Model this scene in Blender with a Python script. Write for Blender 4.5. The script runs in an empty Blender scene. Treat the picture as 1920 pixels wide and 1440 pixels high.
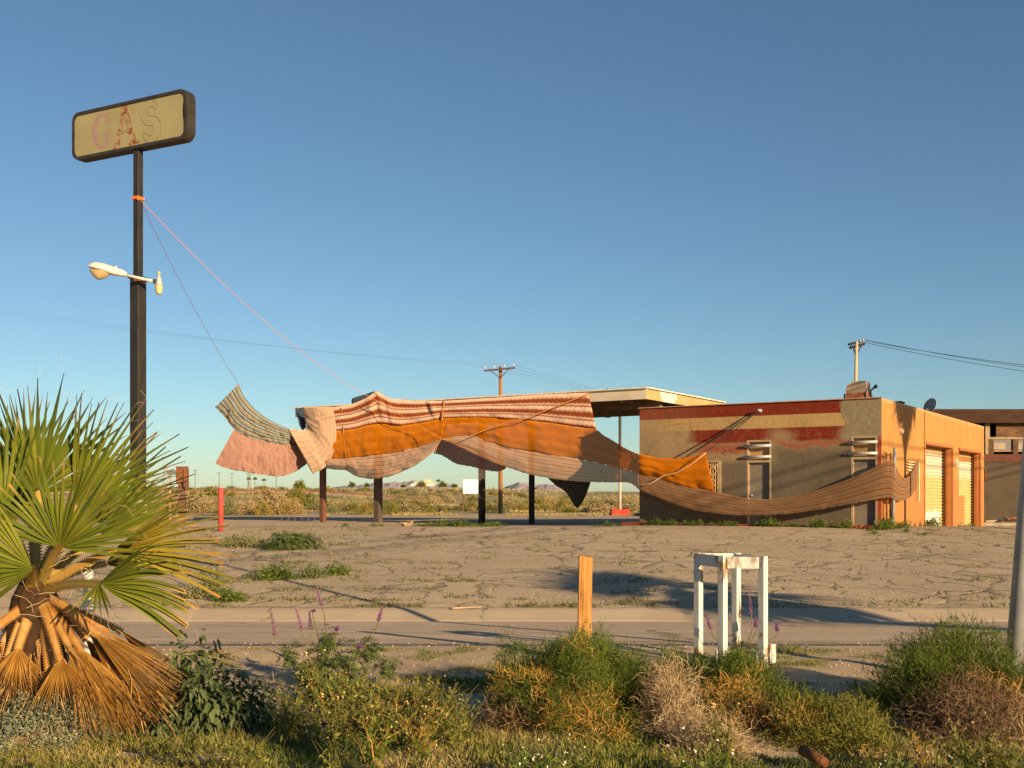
import bpy, bmesh, math, random
from mathutils import Vector, Matrix, noise
R = random.Random(7)
SC = bpy.context.scene
COL = SC.collection
V = Vector
F = 2000.0            # focal length in photo pixels
EYE = 1.58            # eye height over the roadside verge

def P(px, py, d):
    """point seen at photo pixel (px, py) when it stands d metres away"""
    return V(((px - 960) / F * d, d, EYE - (py - 922) / F * d))

def sstep(a, b, x):
    t = max(0.0, min(1.0, (x - a) / (b - a)))
    return t * t * (3 - 2 * t)

# ------------------------------------------------------------------ scene objects
OFF = {}
def tag(o, label=None, cat=None, group=None, kind=None):
    if label: o['label'] = label
    if cat: o['category'] = cat
    if group: o['group'] = group
    if kind: o['kind'] = kind
    return o

def thing(name, label, cat, loc, group=None):
    o = bpy.data.objects.new(name, None)
    COL.objects.link(o)
    o.location = loc
    o.empty_display_size = .3
    OFF[o.name] = V(loc)
    return tag(o, label, cat, group)

class MB:
    def __init__(s):
        s.v = []; s.f = []; s.t = []; s.uv = []; s.has_uv = False; s.mi = []; s.cur = 0
    def add(s, vs, fs, tint=None, uvs=None):
        b = len(s.v)
        s.v.extend(vs)
        s.f.extend([tuple(i + b for i in f) for f in fs]); s.mi.extend([s.cur]*len(fs))
        if tint is None: tint = R.random()
        if isinstance(tint, (list, tuple)): s.t.extend(tint)
        else: s.t.extend([tint] * len(vs))
        if uvs is not None:
            s.has_uv = True; s.uv.extend(uvs)
        else: s.uv.extend([(0, 0)] * len(vs))
        return s
    def box(s, c, size, ax=None, tint=None):
        """box centred at c; ax = three unit axes"""
        X, Y, Z = ax or (V((1,0,0)), V((0,1,0)), V((0,0,1)))
        c = V(c); hx, hy, hz = size[0]/2, size[1]/2, size[2]/2
        vs = [c + X*(i*hx) + Y*(j*hy) + Z*(k*hz) for k in (-1,1) for j in (-1,1) for i in (-1,1)]
        return s.add(vs, [(0,2,3,1),(4,5,7,6),(0,1,5,4),(2,6,7,3),(0,4,6,2),(1,3,7,5)], tint)
    def bbox_(s, a, b, tint=None):
        a = V(a); b = V(b)
        return s.box((a+b)/2, b-a, None, tint)
    def tube(s, pts, r, seg=8, cap=True, tint=None):
        pts = [V(p) for p in pts]
        n = len(pts)
        rs = r if isinstance(r, (list, tuple)) else [r]*n
        vs = []; fs = []
        up = V((0,0,1))
        prev = None
        for i, p in enumerate(pts):
            t = (pts[min(i+1,n-1)] - pts[max(i-1,0)])
            if t.length < 1e-9: t = V((0,0,1))
            t.normalize()
            if prev is None:
                a = t.cross(up)
                if a.length < .05: a = t.cross(V((1,0,0)))
            else:
                a = prev - t*prev.dot(t)
            a.normalize(); prev = a
            b = t.cross(a)
            for k in range(seg):
                an = 2*math.pi*k/seg + math.pi/seg
                vs.append(p + a*(math.cos(an)*rs[i]) + b*(math.sin(an)*rs[i]))
        for i in range(n-1):
            for k in range(seg):
                k2 = (k+1) % seg
                fs.append((i*seg+k, i*seg+k2, (i+1)*seg+k2, (i+1)*seg+k))
        if cap:
            fs.append(tuple(range(seg-1,-1,-1))); fs.append(tuple((n-1)*seg+k for k in range(seg)))
        return s.add(vs, fs, tint)
    def lathe(s, base, prof, seg=16, axis=V((0,0,1)), tint=None):
        return s.tube([V(base)+axis*h for r, h in prof], [max(r,1e-4) for r, h in prof], seg, True, tint)
    def ribbon(s, pts, ws, nrm, tint=None):
        """flat strip along pts, width ws, facing nrm"""
        n = len(pts); vs = []
        for i in range(n):
            t = pts[min(i+1,n-1)] - pts[max(i-1,0)]
            w = t.cross(nrm)
            if w.length < 1e-6: w = V((1,0,0))
            w.normalize()
            vs.append(pts[i] - w*(ws[i]/2)); vs.append(pts[i] + w*(ws[i]/2))
        fs = [(2*i, 2*i+1, 2*i+3, 2*i+2) for i in range(n-1)]
        return s.add(vs, fs, tint)
    def grid(s, rows, uv=True):
        """rows: list of equal-length lists of points"""
        nv = len(rows); nu = len(rows[0])
        vs = [p for r in rows for p in r]
        uvs = [(i/(nu-1), j/(nv-1)) for j in range(nv) for i in range(nu)]
        fs = [(j*nu+i, j*nu+i+1, (j+1)*nu+i+1, (j+1)*nu+i) for j in range(nv-1) for i in range(nu-1)]
        return s.add(vs, fs, None, uvs)
    def prism(s, poly, depth_vec, tint=None):
        n = len(poly); d = V(depth_vec)
        vs = [V(p) for p in poly] + [V(p)+d for p in poly]
        fs = [tuple(range(n)), tuple(range(2*n-1, n-1, -1))]
        fs += [(i, i+n, (i+1) % n + n, (i+1) % n) for i in range(n)]
        return s.add(vs, fs, tint)
    def build(s, name, mat, parent=None, smooth=False, origin=None, bevel=0, thick=0, fixn=False):
        if parent is not None:
            off = OFF[parent.name]
        elif origin is not None: off = V(origin)
        else:
            xs = [p[0] for p in s.v]; ys = [p[1] for p in s.v]; zs = [p[2] for p in s.v]
            off = V(((min(xs)+max(xs))/2, (min(ys)+max(ys))/2, min(zs)))
        me = bpy.data.meshes.new(name)
        me.from_pydata([(p[0]-off[0], p[1]-off[1], p[2]-off[2]) for p in s.v], [], s.f)
        at = me.attributes.new('tint', 'FLOAT', 'POINT')
        at.data.foreach_set('value', s.t)
        if s.has_uv:
            ul = me.uv_layers.new(name='UVMap')
            li = [0]*len(me.loops); me.loops.foreach_get('vertex_index', li)
            fl = []
            for i in li: fl.extend(s.uv[i])
            ul.data.foreach_set('uv', fl)
        if smooth:
            me.polygons.foreach_set('use_smooth', [True]*len(me.polygons))
        for q in (mat if isinstance(mat, (list, tuple)) else [mat]): me.materials.append(q)
        if isinstance(mat, (list, tuple)): me.polygons.foreach_set('material_index', s.mi)
        if fixn:
            bm = bmesh.new(); bm.from_mesh(me); bmesh.ops.recalc_face_normals(bm, faces=bm.faces); bm.to_mesh(me); bm.free()
        me.update()
        o = bpy.data.objects.new(name, me)
        COL.objects.link(o)
        if parent is not None: o.parent = parent
        else: o.location = off
        OFF[o.name] = off
        if bevel:
            m = o.modifiers.new('bevel', 'BEVEL'); m.width = bevel; m.segments = 2; m.limit_method = 'ANGLE'
        if thick:
            m = o.modifiers.new('thickness', 'SOLIDIFY'); m.thickness = thick; m.offset = 0
        return o

def children(o): return [c for c in COL.objects if c.parent is o]
def copy_tree(o, parent=None, kids=None):
    c = o.copy(); COL.objects.link(c)
    c.parent = parent
    for ch in list(o.children): copy_tree(ch, c)
    return c

def resample(pts, n):
    """Catmull-Rom through pts, n samples evenly spaced by length"""
    pts = [V(p) for p in pts]
    if len(pts) == 2:
        return [pts[0].lerp(pts[1], i/(n-1)) for i in range(n)]
    fine = []
    m = len(pts)
    for i in range(m-1):
        p0 = pts[max(i-1,0)]; p1 = pts[i]; p2 = pts[i+1]; p3 = pts[min(i+2,m-1)]
        for k in range(12):
            t = k/12
            fine.append(.5*((2*p1)+(p2-p0)*t+(2*p0-5*p1+4*p2-p3)*t*t+(3*p1-p0-3*p2+p3)*t**3))
    fine.append(pts[-1])
    L = [0]
    for a, b in zip(fine, fine[1:]): L.append(L[-1]+(b-a).length)
    out = []; j = 0
    for i in range(n):
        s = L[-1]*i/(n-1)
        while j < len(L)-2 and L[j+1] < s: j += 1
        w = 0 if L[j+1] == L[j] else (s-L[j])/(L[j+1]-L[j])
        out.append(fine[j].lerp(fine[j+1], min(1,max(0,w))))
    return out

# ------------------------------------------------------------------ materials
class N:
    """small node-tree writer"""
    def __init__(s, name):
        s.m = bpy.data.materials.new(name); s.m.use_nodes = True
        s.t = s.m.node_tree; s.t.nodes.clear()
        s.out = s.t.nodes.new('ShaderNodeOutputMaterial')
    def n(s, typ, ins=None, **kw):
        x = s.t.nodes.new(typ)
        for k, v in kw.items(): setattr(x, k, v)
        for k, v in (ins or {}).items(): s.set(x, k, v)
        return x
    def set(s, x, k, v):
        sock = x.inputs[k]
        if isinstance(v, bpy.types.NodeSocket): s.t.links.new(v, sock)
        elif isinstance(v, bpy.types.Node): s.t.links.new(v.outputs[0], sock)
        else:
            if isinstance(v, (tuple, list)) and len(v) == 3 and len(sock.default_value) == 4: v = (*v, 1)
            sock.default_value = v
    def math(s, op, a, b=0.0, c=0.0, clamp=False):
        return s.n('ShaderNodeMath', {0: a, 1: b, 2: c}, operation=op, use_clamp=clamp).outputs[0]
    def noise(s, vec, scale, detail=4, rough=.55, dist=0):
        return s.n('ShaderNodeTexNoise', {'Vector': vec, 'Scale': scale, 'Detail': detail, 'Roughness': rough, 'Distortion': dist}).outputs['Fac']
    def ramp(s, fac, stops, interp='LINEAR'):
        x = s.n('ShaderNodeValToRGB', {'Fac': fac})
        cr = x.color_ramp; cr.interpolation = interp
        while len(cr.elements) < len(stops): cr.elements.new(1)
        for e, (p, c) in zip(cr.elements, stops):
            e.position = p
            e.color = (*c, 1) if isinstance(c, (tuple, list)) else (c, c, c, 1)
        return x.outputs['Color']
    def mix(s, f, a, b, blend='MIX'):
        x = s.n('ShaderNodeMix', data_type='RGBA', blend_type=blend)
        s.set(x, 0, f); s.set(x, 6, a); s.set(x, 7, b)
        return x.outputs[2]
    def maprange(s, v, a, b, c=0, d=1, smooth=True):
        return s.n('ShaderNodeMapRange', {0: v, 1: a, 2: b, 3: c, 4: d}, interpolation_type='SMOOTHSTEP' if smooth else 'LINEAR').outputs[0]
    def pos(s): return s.n('ShaderNodeNewGeometry').outputs['Position']
    def obj(s): return s.n('ShaderNodeTexCoord').outputs['Object']
    def uv(s): return s.n('ShaderNodeTexCoord').outputs['UV']
    def tint(s): return s.n('ShaderNodeAttribute', attribute_name='tint').outputs['Fac']
    def xyz(s, v): return s.n('ShaderNodeSeparateXYZ', {0: v}).outputs
    def scale3(s, v, sx, sy, sz): return s.n('ShaderNodeVectorMath', {0: v, 1: (sx, sy, sz)}, operation='MULTIPLY').outputs[0]
    def bump(s, h, strength=.3, dist=.02): return s.n('ShaderNodeBump', {'Height': h, 'Strength': strength, 'Distance': dist}).outputs[0]
    def fin(s, col, rough=.8, nrm=None, spec=.3, metal=0):
        b = s.n('ShaderNodeBsdfPrincipled', {'Base Color': col, 'Roughness': rough, 'Metallic': metal})
        b.inputs['Specular IOR Level'].default_value = spec
        if nrm is not None: s.set(b, 'Normal', nrm)
        s.t.links.new(b.outputs[0], s.out.inputs[0])
        return s.m

def plain(name, c1, c2=None, scale=6, rough=.75, bump=.15, spec=.3, metal=0, c3=None, spots=.0, stretch=(1,1,1)):
    """weathered surface: two colours by soft noise, optional worn patches of a third"""
    g = N(name); p = g.scale3(g.obj(), *stretch)
    c2 = c2 or tuple(x*.78 for x in c1)
    n1 = g.noise(p, scale, 5, .6)
    col = g.mix(g.maprange(n1, .35, .65), c1, c2)
    if c3:
        n2 = g.noise(p, scale*2.3, 6, .65)
        col = g.mix(g.maprange(n2, 1-spots-.03, 1-spots+.03), col, c3)
    fine = g.noise(p, scale*9, 3, .6)
    return g.fin(col, rough, g.bump(fine, bump, .01), spec, metal)

def leafy(name, stops, trans=.25, rough=.6, nscale=1.5, spec=.25, wn=.35):
    """leaf / twig material coloured by a per-leaf random value and clump noise"""
    g = N(name)
    nz = g.noise(g.obj(), nscale, 2, .5)
    f = g.math('ADD', g.math('MULTIPLY', g.tint(), 1-wn), g.math('MULTIPLY', g.maprange(nz, .3, .7, 0, 1), wn))
    col = g.ramp(f, stops)
    b = g.n('ShaderNodeBsdfPrincipled', {'Base Color': col, 'Roughness': rough})
    b.inputs['Specular IOR Level'].default_value = spec
    if trans:
        tr = g.n('ShaderNodeBsdfTranslucent', {'Color': col})
        mx = g.n('ShaderNodeMixShader', {0: trans, 1: b.outputs[0], 2: tr.outputs[0]})
        g.t.links.new(mx.outputs[0], g.out.inputs[0])
    else:
        g.t.links.new(b.outputs[0], g.out.inputs[0])
    return g.m
# ------------------------------------------------------------------ terrain
def zt(x, y):
    if y <= 11.05: z = 0.0
    elif y <= 15.9: z = -.07*(y-11.05)
    elif y <= 16.8: z = -.34 + .1*(y-15.9)
    elif y <= 34: z = -.25 + .0401*(y-16.8)
    else:
        z = .44 - .28*sstep(35.5, 44, y) - .36*sstep(48, 84, y)
        z -= .30*sstep(11, 18, x)*sstep(33, 50, y)
    if y > 84:
        # railway bank on the left, open desert falling very slightly on the right
        f = 1 - sstep(-32, -4, x - (y-150)*.12)
        z += f*1.55*sstep(90, 142, y)
        z += f*.9*sstep(170, 330, y)
        z += .35*(noise.noise(V((x*.02, y*.02, 3.1))))*sstep(70, 140, y)
        z -= 1.2*(1-f)*sstep(120, 700, y)
    return z

def verge(x, y):
    z = zt(x, y)
    if y < 10.9:
        w = sstep(10.9, 9.9, y)
        z += w*(.05*noise.noise(V((x*.55, y*.55, 1.7))) + .018*noise.noise(V((x*2.3, y*2.3, 5.2))))
        z -= w*.05*sstep(8.6, 7.4, y)
    return z

LOT_Y = 16.8
def ground_mesh():
    def frange(a, b, st):
        out = []; v = a
        while v < b - 1e-6: out.append(v); v += st
        return out
    ys = [-60, -25, -10, -2, 1, 3] + frange(4, 10.9,.2) + [10.9, 11.04, 11.06, 12.5, 14, 15.9, 16.35, 16.8] + frange(18, 34, 2) + frange(34, 82, 1.5) + frange(82, 200, 6) + frange(200, 420, 20) + [420, 520, 700, 1000, 1500, 2200, 3200, 4500, 6000]
    xs = [-5000, -2500, -1200, -600, -320, -200, -140, -100, -75] + frange(-60, -14, 4) + frange(-14, -6, 1) + frange(-6, 6,.2) + frange(6, 14, 1) + frange(14, 62, 3) + [62, 75, 100, 140, 200, 320, 600, 1200, 2500, 5000]
    m = MB()
    rows = []
    for y in ys:
        row = []
        for x in xs:
            z = verge(x, y)
            if 11.05 < y < 79 and -58 < x < 62: z -= .035
            row.append(V((x, y, z)))
        rows.append(row)
    m.grid(rows)
    return m

def sheet(y0, y1, x0, x1, dz, ny, nx):
    ys = sorted(set([y0 + (y1-y0)*i/ny for i in range(ny+1)] + [v for v in (15.9, 16.8, 34) if y0 < v < y1]))
    m = MB()
    m.grid([[V((x0+(x1-x0)*i/nx, y, zt(x0+(x1-x0)*i/nx, y)+dz)) for i in range(nx+1)] for y in ys])
    return m

# soil / gravel
def mat_soil():
    g = N('desert_soil'); p = g.pos()
    n1 = g.noise(p, .35, 6,.6); n2 = g.noise(p, 3.2, 5,.65); n3 = g.noise(p, 38, 3,.7)
    col = g.mix(g.maprange(n1,.35,.65), (.47,.36,.235), (.40,.305,.195))
    col = g.mix(g.math('MULTIPLY', g.maprange(n2,.5, .72), .6), col, (.21,.165,.10))
    col = g.mix(g.math('MULTIPLY', g.maprange(n3,.6, .75), .55), col, (.45,.37,.27))
    y = g.xyz(p)[1]
    far = g.maprange(y, 78, 92)
    ng = g.noise(p, .12, 6,.7)
    scrub = g.mix(g.maprange(ng, .42,.62), (.33,.255,.14), (.17,.175,.075))
    col = g.mix(far, col, scrub)
    return g.fin(col, .95, g.bump(g.math('ADD', g.math('MULTIPLY', n2,.6), g.math('MULTIPLY', n3,.4)), .7,.03), .15)

def mat_lot():
    g = N('cracked_asphalt'); p = g.pos()
    w = g.n('ShaderNodeTexNoise', {'Vector': p, 'Scale': .55, 'Detail': 4, 'Roughness': .6})
    off = g.n('ShaderNodeVectorMath', {0: g.n('ShaderNodeVectorMath', {0: w.outputs['Color'], 1: (.5,.5,.5)}, operation='SUBTRACT').outputs[0], 1: (1.7,1.7,0)}, operation='MULTIPLY').outputs[0]
    q = g.n('ShaderNodeVectorMath', {0: p, 1: off}, operation='ADD').outputs[0]
    q = g.scale3(q, 1, 1, 0)
    def edges(scale, seed):
        qq = g.n('ShaderNodeVectorMath', {0: q, 1: (seed, seed*.7, 0)}, operation='ADD').outputs[0]
        return g.n('ShaderNodeTexVoronoi', {'Vector': qq, 'Scale': scale, 'Randomness': 1.0}, feature='DISTANCE_TO_EDGE').outputs['Distance']
    gate = g.noise(p, .23, 3,.5)
    gate2 = g.noise(p, .8, 3,.5)
    e1 = edges(.36, 3.3); e2 = edges(.80, 11.0)
    wid = g.maprange(gate2, .3, .7, .002, .014)
    core1 = g.n('ShaderNodeMapRange', {0: e1, 1: g.math('MULTIPLY', wid, .4), 2: wid, 3: 1, 4: 0}).outputs[0]
    halo1 = g.math('MULTIPLY', g.math('MULTIPLY', g.maprange(e1, 0,.06, 1, 0), .55), g.maprange(gate2,.42,.6))
    core2 = g.math('MULTIPLY', g.maprange(e2, .006, .022, 1, 0), g.maprange(gate, .40, .50, .15, .9))
    cr = g.math('MAXIMUM', g.math('MAXIMUM', core1, core2), halo1)
    n1 = g.noise(p, .16, 5,.6); n2 = g.noise(p, 1.6, 6,.7); n3 = g.noise(p, 45, 2,.8)
    base = g.mix(g.maprange(n1,.35,.65), (.54,.43,.30), (.46,.365,.255))
    base = g.mix(g.math('MULTIPLY', g.maprange(n2,.52,.72), .5), base, (.36,.285,.185))
    sp = g.maprange(n3,.35,.68,.5, 1.36, False)
    base = g.mix(1.0, base, g.n('ShaderNodeCombineXYZ', {0: sp, 1: sp, 2: sp}).outputs[0], 'MULTIPLY')
    # sand drifting over the left side
    x = g.xyz(p)[0]; y = g.xyz(p)[1]
    sand = g.math('MULTIPLY', g.maprange(g.math('ADD', x, g.math('MULTIPLY', n2, 5)), -2, -8), .8)
    sandc = g.mix(g.maprange(n2,.4, .65), (.57,.445,.29), (.48,.365,.23))
    spc = g.n('ShaderNodeCombineXYZ', {0: sp, 1: sp, 2: sp}).outputs[0]
    sandc = g.mix(.7, sandc, g.mix(1.0, sandc, spc, 'MULTIPLY'))
    col = g.mix(sand, base, sandc)
    dirt = g.mix(g.maprange(g.noise(p, .45, 2), .45,.6), (.085,.065,.045), (.10,.105,.04))
    crk = g.math('MULTIPLY', cr, g.math('SUBTRACT', 1.0, g.math('MULTIPLY', sand, .75)))
    big = g.maprange(g.noise(p, .11, 3, .5), .38, .62, .42, .9)
    col = g.mix(g.math('MULTIPLY', crk, big), col, dirt)
    drift = g.maprange(g.math('ADD', y, g.math('MULTIPLY', g.math('SUBTRACT', n2, .5), 3.0)), 18.3, 16.7)
    col = g.mix(g.math('MULTIPLY', drift, .55), col, sandc)
    pt = g.noise(g.scale3(p, .5, 1.0, 1), .35, 2, .4)
    col = g.mix(g.math('MULTIPLY', g.maprange(pt, .60, .615), .28), col, (.30,.25,.19))
    # patches of dirt and dry moss, oil stains
    st = g.noise(g.scale3(p, 1, 1.4, 1), .55, 5,.65)
    col = g.mix(g.math('MULTIPLY', g.maprange(st, .62,.72), .55), col, (.15,.125,.075))
    n5 = g.noise(p, 13, 4, .7)
    h = g.math('SUBTRACT', g.math('ADD', g.math('MULTIPLY', n3, .4), g.math('MULTIPLY', n5, .7)), g.math('MULTIPLY', crk, .9))
    return g.fin(col, .95, g.bump(h, 1.0, .05), .12)


def mat_road():
    g = N('road_asphalt'); p = g.pos()
    n1 = g.noise(g.scale3(p, .25, 1.2, 1), 1.1, 4,.6); n3 = g.noise(p, 55, 2,.8)
    col = g.mix(g.maprange(n1,.35,.65), (.60,.475,.345), (.52,.41,.295))
    sp = g.maprange(n3,.35,.66,.62, 1.25, False)
    col = g.mix(1.0, col, g.n('ShaderNodeCombineXYZ', {0: sp, 1: sp, 2: sp}).outputs[0], 'MULTIPLY')
    y = g.xyz(p)[1]
    n4 = g.noise(g.scale3(p, .6, 2, 1), 2.0, 5,.65)
    ed = g.maprange(g.math('ADD', y, g.math('MULTIPLY', g.math('SUBTRACT', n4,.5), 1.3)), 11.75, 11.25)
    col = g.mix(g.math('MULTIPLY', ed, .7), col, (.32,.25,.165))
    tar = g.noise(g.scale3(p, .18, 3.5, 1), 1.0, 5,.7)
    col = g.mix(g.math('MULTIPLY', g.maprange(tar, .66,.7), .6), col, (.12,.095,.07))
    yy = g.math('ADD', y, g.math('MULTIPLY', g.math('SUBTRACT', g.noise(p, .12, 2), .5), .8))
    tyre = g.math('MULTIPLY', g.maprange(g.math('ABSOLUTE', g.math('SUBTRACT', yy, 13.1)), .10, .32, 1, 0), .22)
    tyre = g.math('ADD', tyre, g.math('MULTIPLY', g.maprange(g.math('ABSOLUTE', g.math('SUBTRACT', yy, 14.6)), .10, .32, 1, 0), .22))
    col = g.mix(tyre, col, (.26,.21,.16))
    jt = g.n('ShaderNodeTexVoronoi', {'Vector': g.scale3(g.n('ShaderNodeVectorMath', {0: p, 1: g.scale3(g.n('ShaderNodeTexNoise', {'Vector': p, 'Scale': .9, 'Detail': 3}).outputs['Color'], 1.2, 1.2, 0)}, operation='ADD').outputs[0], .16, .55, 0), 'Scale': 1.0}, feature='DISTANCE_TO_EDGE').outputs['Distance']
    col = g.mix(g.math('MULTIPLY', g.maprange(jt, .004, .016, 1, 0), .55), col, (.15,.115,.08))
    sd = g.maprange(g.math('ADD', y, g.math('MULTIPLY', g.math('SUBTRACT', n4, .5), 1.6)), 15.2, 15.95)
    col = g.mix(g.math('MULTIPLY', sd, .5), col, (.56,.44,.29))
    n6 = g.noise(p, 14, 4, .7)
    return g.fin(col, .92, g.bump(g.math('ADD', n3, n6), .8, .035), .15)

def mat_kerb():
    g = N('kerb_concrete'); p = g.pos()
    n1 = g.noise(p, .9, 5,.6); n3 = g.noise(p, 40, 2,.7)
    col = g.mix(g.maprange(n1,.35,.65), (.47,.375,.26), (.41,.325,.225))
    xx = g.xyz(g.n('ShaderNodeVectorMath', {0: p, 1: g.scale3(g.n('ShaderNodeTexNoise', {'Vector': p, 'Scale': 1.8, 'Detail': 4}).outputs['Color'], .9,.9, 0)}, operation='ADD').outputs[0])[0]
    fr = g.math('FRACT', g.math('MULTIPLY', xx, .31))
    ck = g.math('LESS_THAN', fr, .012)
    col = g.mix(g.math('MULTIPLY', ck, .7), col, (.14,.11,.08))
    y = g.xyz(p)[1]
    n5 = g.noise(g.scale3(p, 1, 1, 1), 3.5, 5,.7)
    bk = g.maprange(g.math('ADD', y, g.math('MULTIPLY', g.math('SUBTRACT', n5,.5), .5)), 16.62, 16.82)
    col = g.mix(g.math('MULTIPLY', bk, .7), col, (.16,.125,.08))
    return g.fin(col, .9, g.bump(n3,.25,.01), .2)

soil = mat_soil()
g_ = ground_mesh().build('ground', soil, origin=(0,0,0), smooth=True); tag(g_, kind='structure')
o = sheet(11.06, 15.9, -58, 62, -.012, 8, 24).build('road', mat_road(), origin=(0,0,0)); tag(o, kind='structure')
o = sheet(16.8, 78.9, -58, 62, -.008, 76, 40).build('parking_lot', mat_lot(), origin=(0,0,0), smooth=True); tag(o, kind='structure')
m = MB()
prof = [(15.88,-.352),(15.92,-.340),(16.1,-.318),(16.3,-.290),(16.5,-.262),(16.66,-.246),(16.8,-.240),(16.84,-.252),(16.86,-.29)]
m.grid([[V((-58+i*2.0, y, z)) for i in range(61)] for y, z in prof])
o = m.build('kerb', mat_kerb(), origin=(0,0,0), smooth=False); tag(o, kind='structure')

# far mountains: a real ridge with depth
def mountains():
    m = MB(); rows = []
    D0 = 2600
    def crest(a):
        px = 960 + a*F
        # main masses read off along the skyline
        def win(a0, a1, b1, b0): return sstep(a0, a1, px)*(1-sstep(b1, b0, px))
        h = 17*win(545, 690, 830, 905) + 5*math.exp(-((px-740)/45)**2) + 15*win(900, 975, 1040, 1130) + 3*math.exp(-((px-985)/22)**2)
        h += 6*win(100, 300, 480, 620)*.6 + 7*win(1300, 1400, 1700, 1900)
        return h
    nx = 420
    for j in range(15):
        t = j/14
        row = []
        for i in range(nx):
            a = -.5 + 1.1*i/(nx-1)
            d = D0 + 900*t
            prof_ = math.sin(math.pi*min(1, t*1.0))**.8
            h = crest(a)*1.12*prof_
            r = noise.fractal(V((a*55, t*3.5, 0.3)), .9, 2.1, 6)
            r2 = noise.fractal(V((a*160, t*6, 4.3)), .9, 2.1, 4)
            h *= (.92 + .26*r + .14*r2)
            h = max(0, h)
            row.append(V((a*d, d, EYE - 5 + h/F*d)))
        rows.append(row)
    m.grid(rows)
    g = N('hazy_mountain_rock'); p = g.pos()
    n1 = g.noise(p, .012, 6,.65)
    col = g.mix(g.maprange(n1, .35, .65), (.42,.365,.37), (.36,.31,.33))  # haze is put into this pale mauve rock colour
    o = m.build('hills', g.fin(col, .95, g.bump(n1,.8, 12), .1), origin=(0,0,0)); tag(o, kind='structure')
mountains()

# ------------------------------------------------------------------ camera, light, sky
cam = bpy.data.cameras.new('camera'); co = bpy.data.objects.new('camera', cam); COL.objects.link(co)
co.location = (0, 0, EYE); co.rotation_euler = (math.pi/2, 0, 0)
cam.sensor_width = 36; cam.sensor_fit = 'HORIZONTAL'; cam.lens = 36*F/1920
cam.shift_y = (922-720)/1920; cam.clip_start = .1; cam.clip_end = 30000
SC.camera = co
ELEV = math.radians(15.0)
to_sun = V((.592*math.cos(ELEV), -.806*math.cos(ELEV), math.sin(ELEV)))
sun = bpy.data.lights.new('sun', 'SUN'); so = bpy.data.objects.new('sun', sun); COL.objects.link(so)
sun.energy = 5.0; sun.angle = math.radians(.5); sun.color = (1,.72,.41)
so.rotation_euler = (-to_sun).to_track_quat('-Z', 'Y').to_euler(); so.location = to_sun*80
w = bpy.data.worlds.new('World'); SC.world = w; w.use_nodes = True
nt = w.node_tree; nt.nodes.clear()
sky = nt.nodes.new('ShaderNodeTexSky'); sky.sky_type = 'NISHITA'; sky.sun_disc = False
sky.sun_elevation = ELEV; sky.sun_rotation = math.atan2(to_sun.x, to_sun.y)
sky.altitude = 0; sky.air_density = .9; sky.dust_density = .25; sky.ozone_density = 2.8
bg = nt.nodes.new('ShaderNodeBackground'); bg.inputs['Strength'].default_value = .05
wo = nt.nodes.new('ShaderNodeOutputWorld')
tn = nt.nodes.new('ShaderNodeMix'); tn.data_type = 'RGBA'; tn.blend_type = 'MULTIPLY'; tn.inputs[0].default_value = 1; tn.inputs[7].default_value = (.97, 1.06, 1.03, 1)
nt.links.new(sky.outputs[0], tn.inputs[6]); nt.links.new(tn.outputs[2], bg.inputs[0]); nt.links.new(bg.outputs[0], wo.inputs[0])
SC.view_settings.view_transform = 'Standard'; SC.view_settings.look = 'None'
SC.view_settings.exposure = 1.05; SC.view_settings.gamma = 1
# ------------------------------------------------------------------ shared materials
M = {}
M['black_steel'] = plain('weathered_black_steel', (.014,.013,.013), (.025,.021,.017), 3, .55, .2, .4, 0, (.075,.052,.034), .28, (3,3,.5))
M['galv'] = plain('galvanised_steel', (.34,.36,.38), (.27,.29,.31), 8, .5, .1, .5, .4)
M['grey_paint'] = plain('grey_paint_metal', (.52,.50,.46), (.44,.42,.38), 9, .5, .1, .4, 0, (.3,.24,.17), .22)
M['dark_wood'] = plain('dark_timber', (.16,.085,.045), (.09,.05,.03), 5, .9, .5, .1, 0, (.24,.15,.09), .3, (6,6,.8))
M['pale_wood'] = plain('pale_timber', (.40,.30,.19), (.30,.21,.13), 5, .9, .4, .1, 0, None, 0, (6,6,.8))
M['wire'] = plain('dark_cable', (.045,.045,.05), None, 5, .7, 0)
M['ceramic'] = plain('white_insulator', (.62,.60,.55), None, 5, .4, 0)
M['orange_cord'] = plain('orange_cord', (.86,.19,.03), (.75,.15,.025), 30, .7, .1)
M['pale_cord'] = plain('pale_cord', (.55,.38,.24), (.48,.32,.2), 30, .8, .1)
M['black_cord'] = plain('black_cord', (.03,.028,.03), None, 30, .8, .1)
M['rust'] = plain('rusty_steel', (.20,.085,.035), (.12,.05,.025), 8, .85, .3, .2, .2, (.30,.17,.09), .3)
M['white_board'] = plain('white_board_paint', (.80,.79,.76), (.74,.73,.70), 2, .7, .05)
M['osb'] = plain('strand_board', (.42,.26,.11), (.27,.15,.06), 16, .9, .4, .1, 0, (.52,.36,.18), .4, (1,1,2.2))
M['louvre'] = plain('dull_aluminium', (.46,.45,.43), (.38,.37,.35), 10, .45, .1, .5, .4)
M['black_void'] = plain('unlit_interior', (.02,.016,.013), None, 4, .95, .2)

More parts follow.
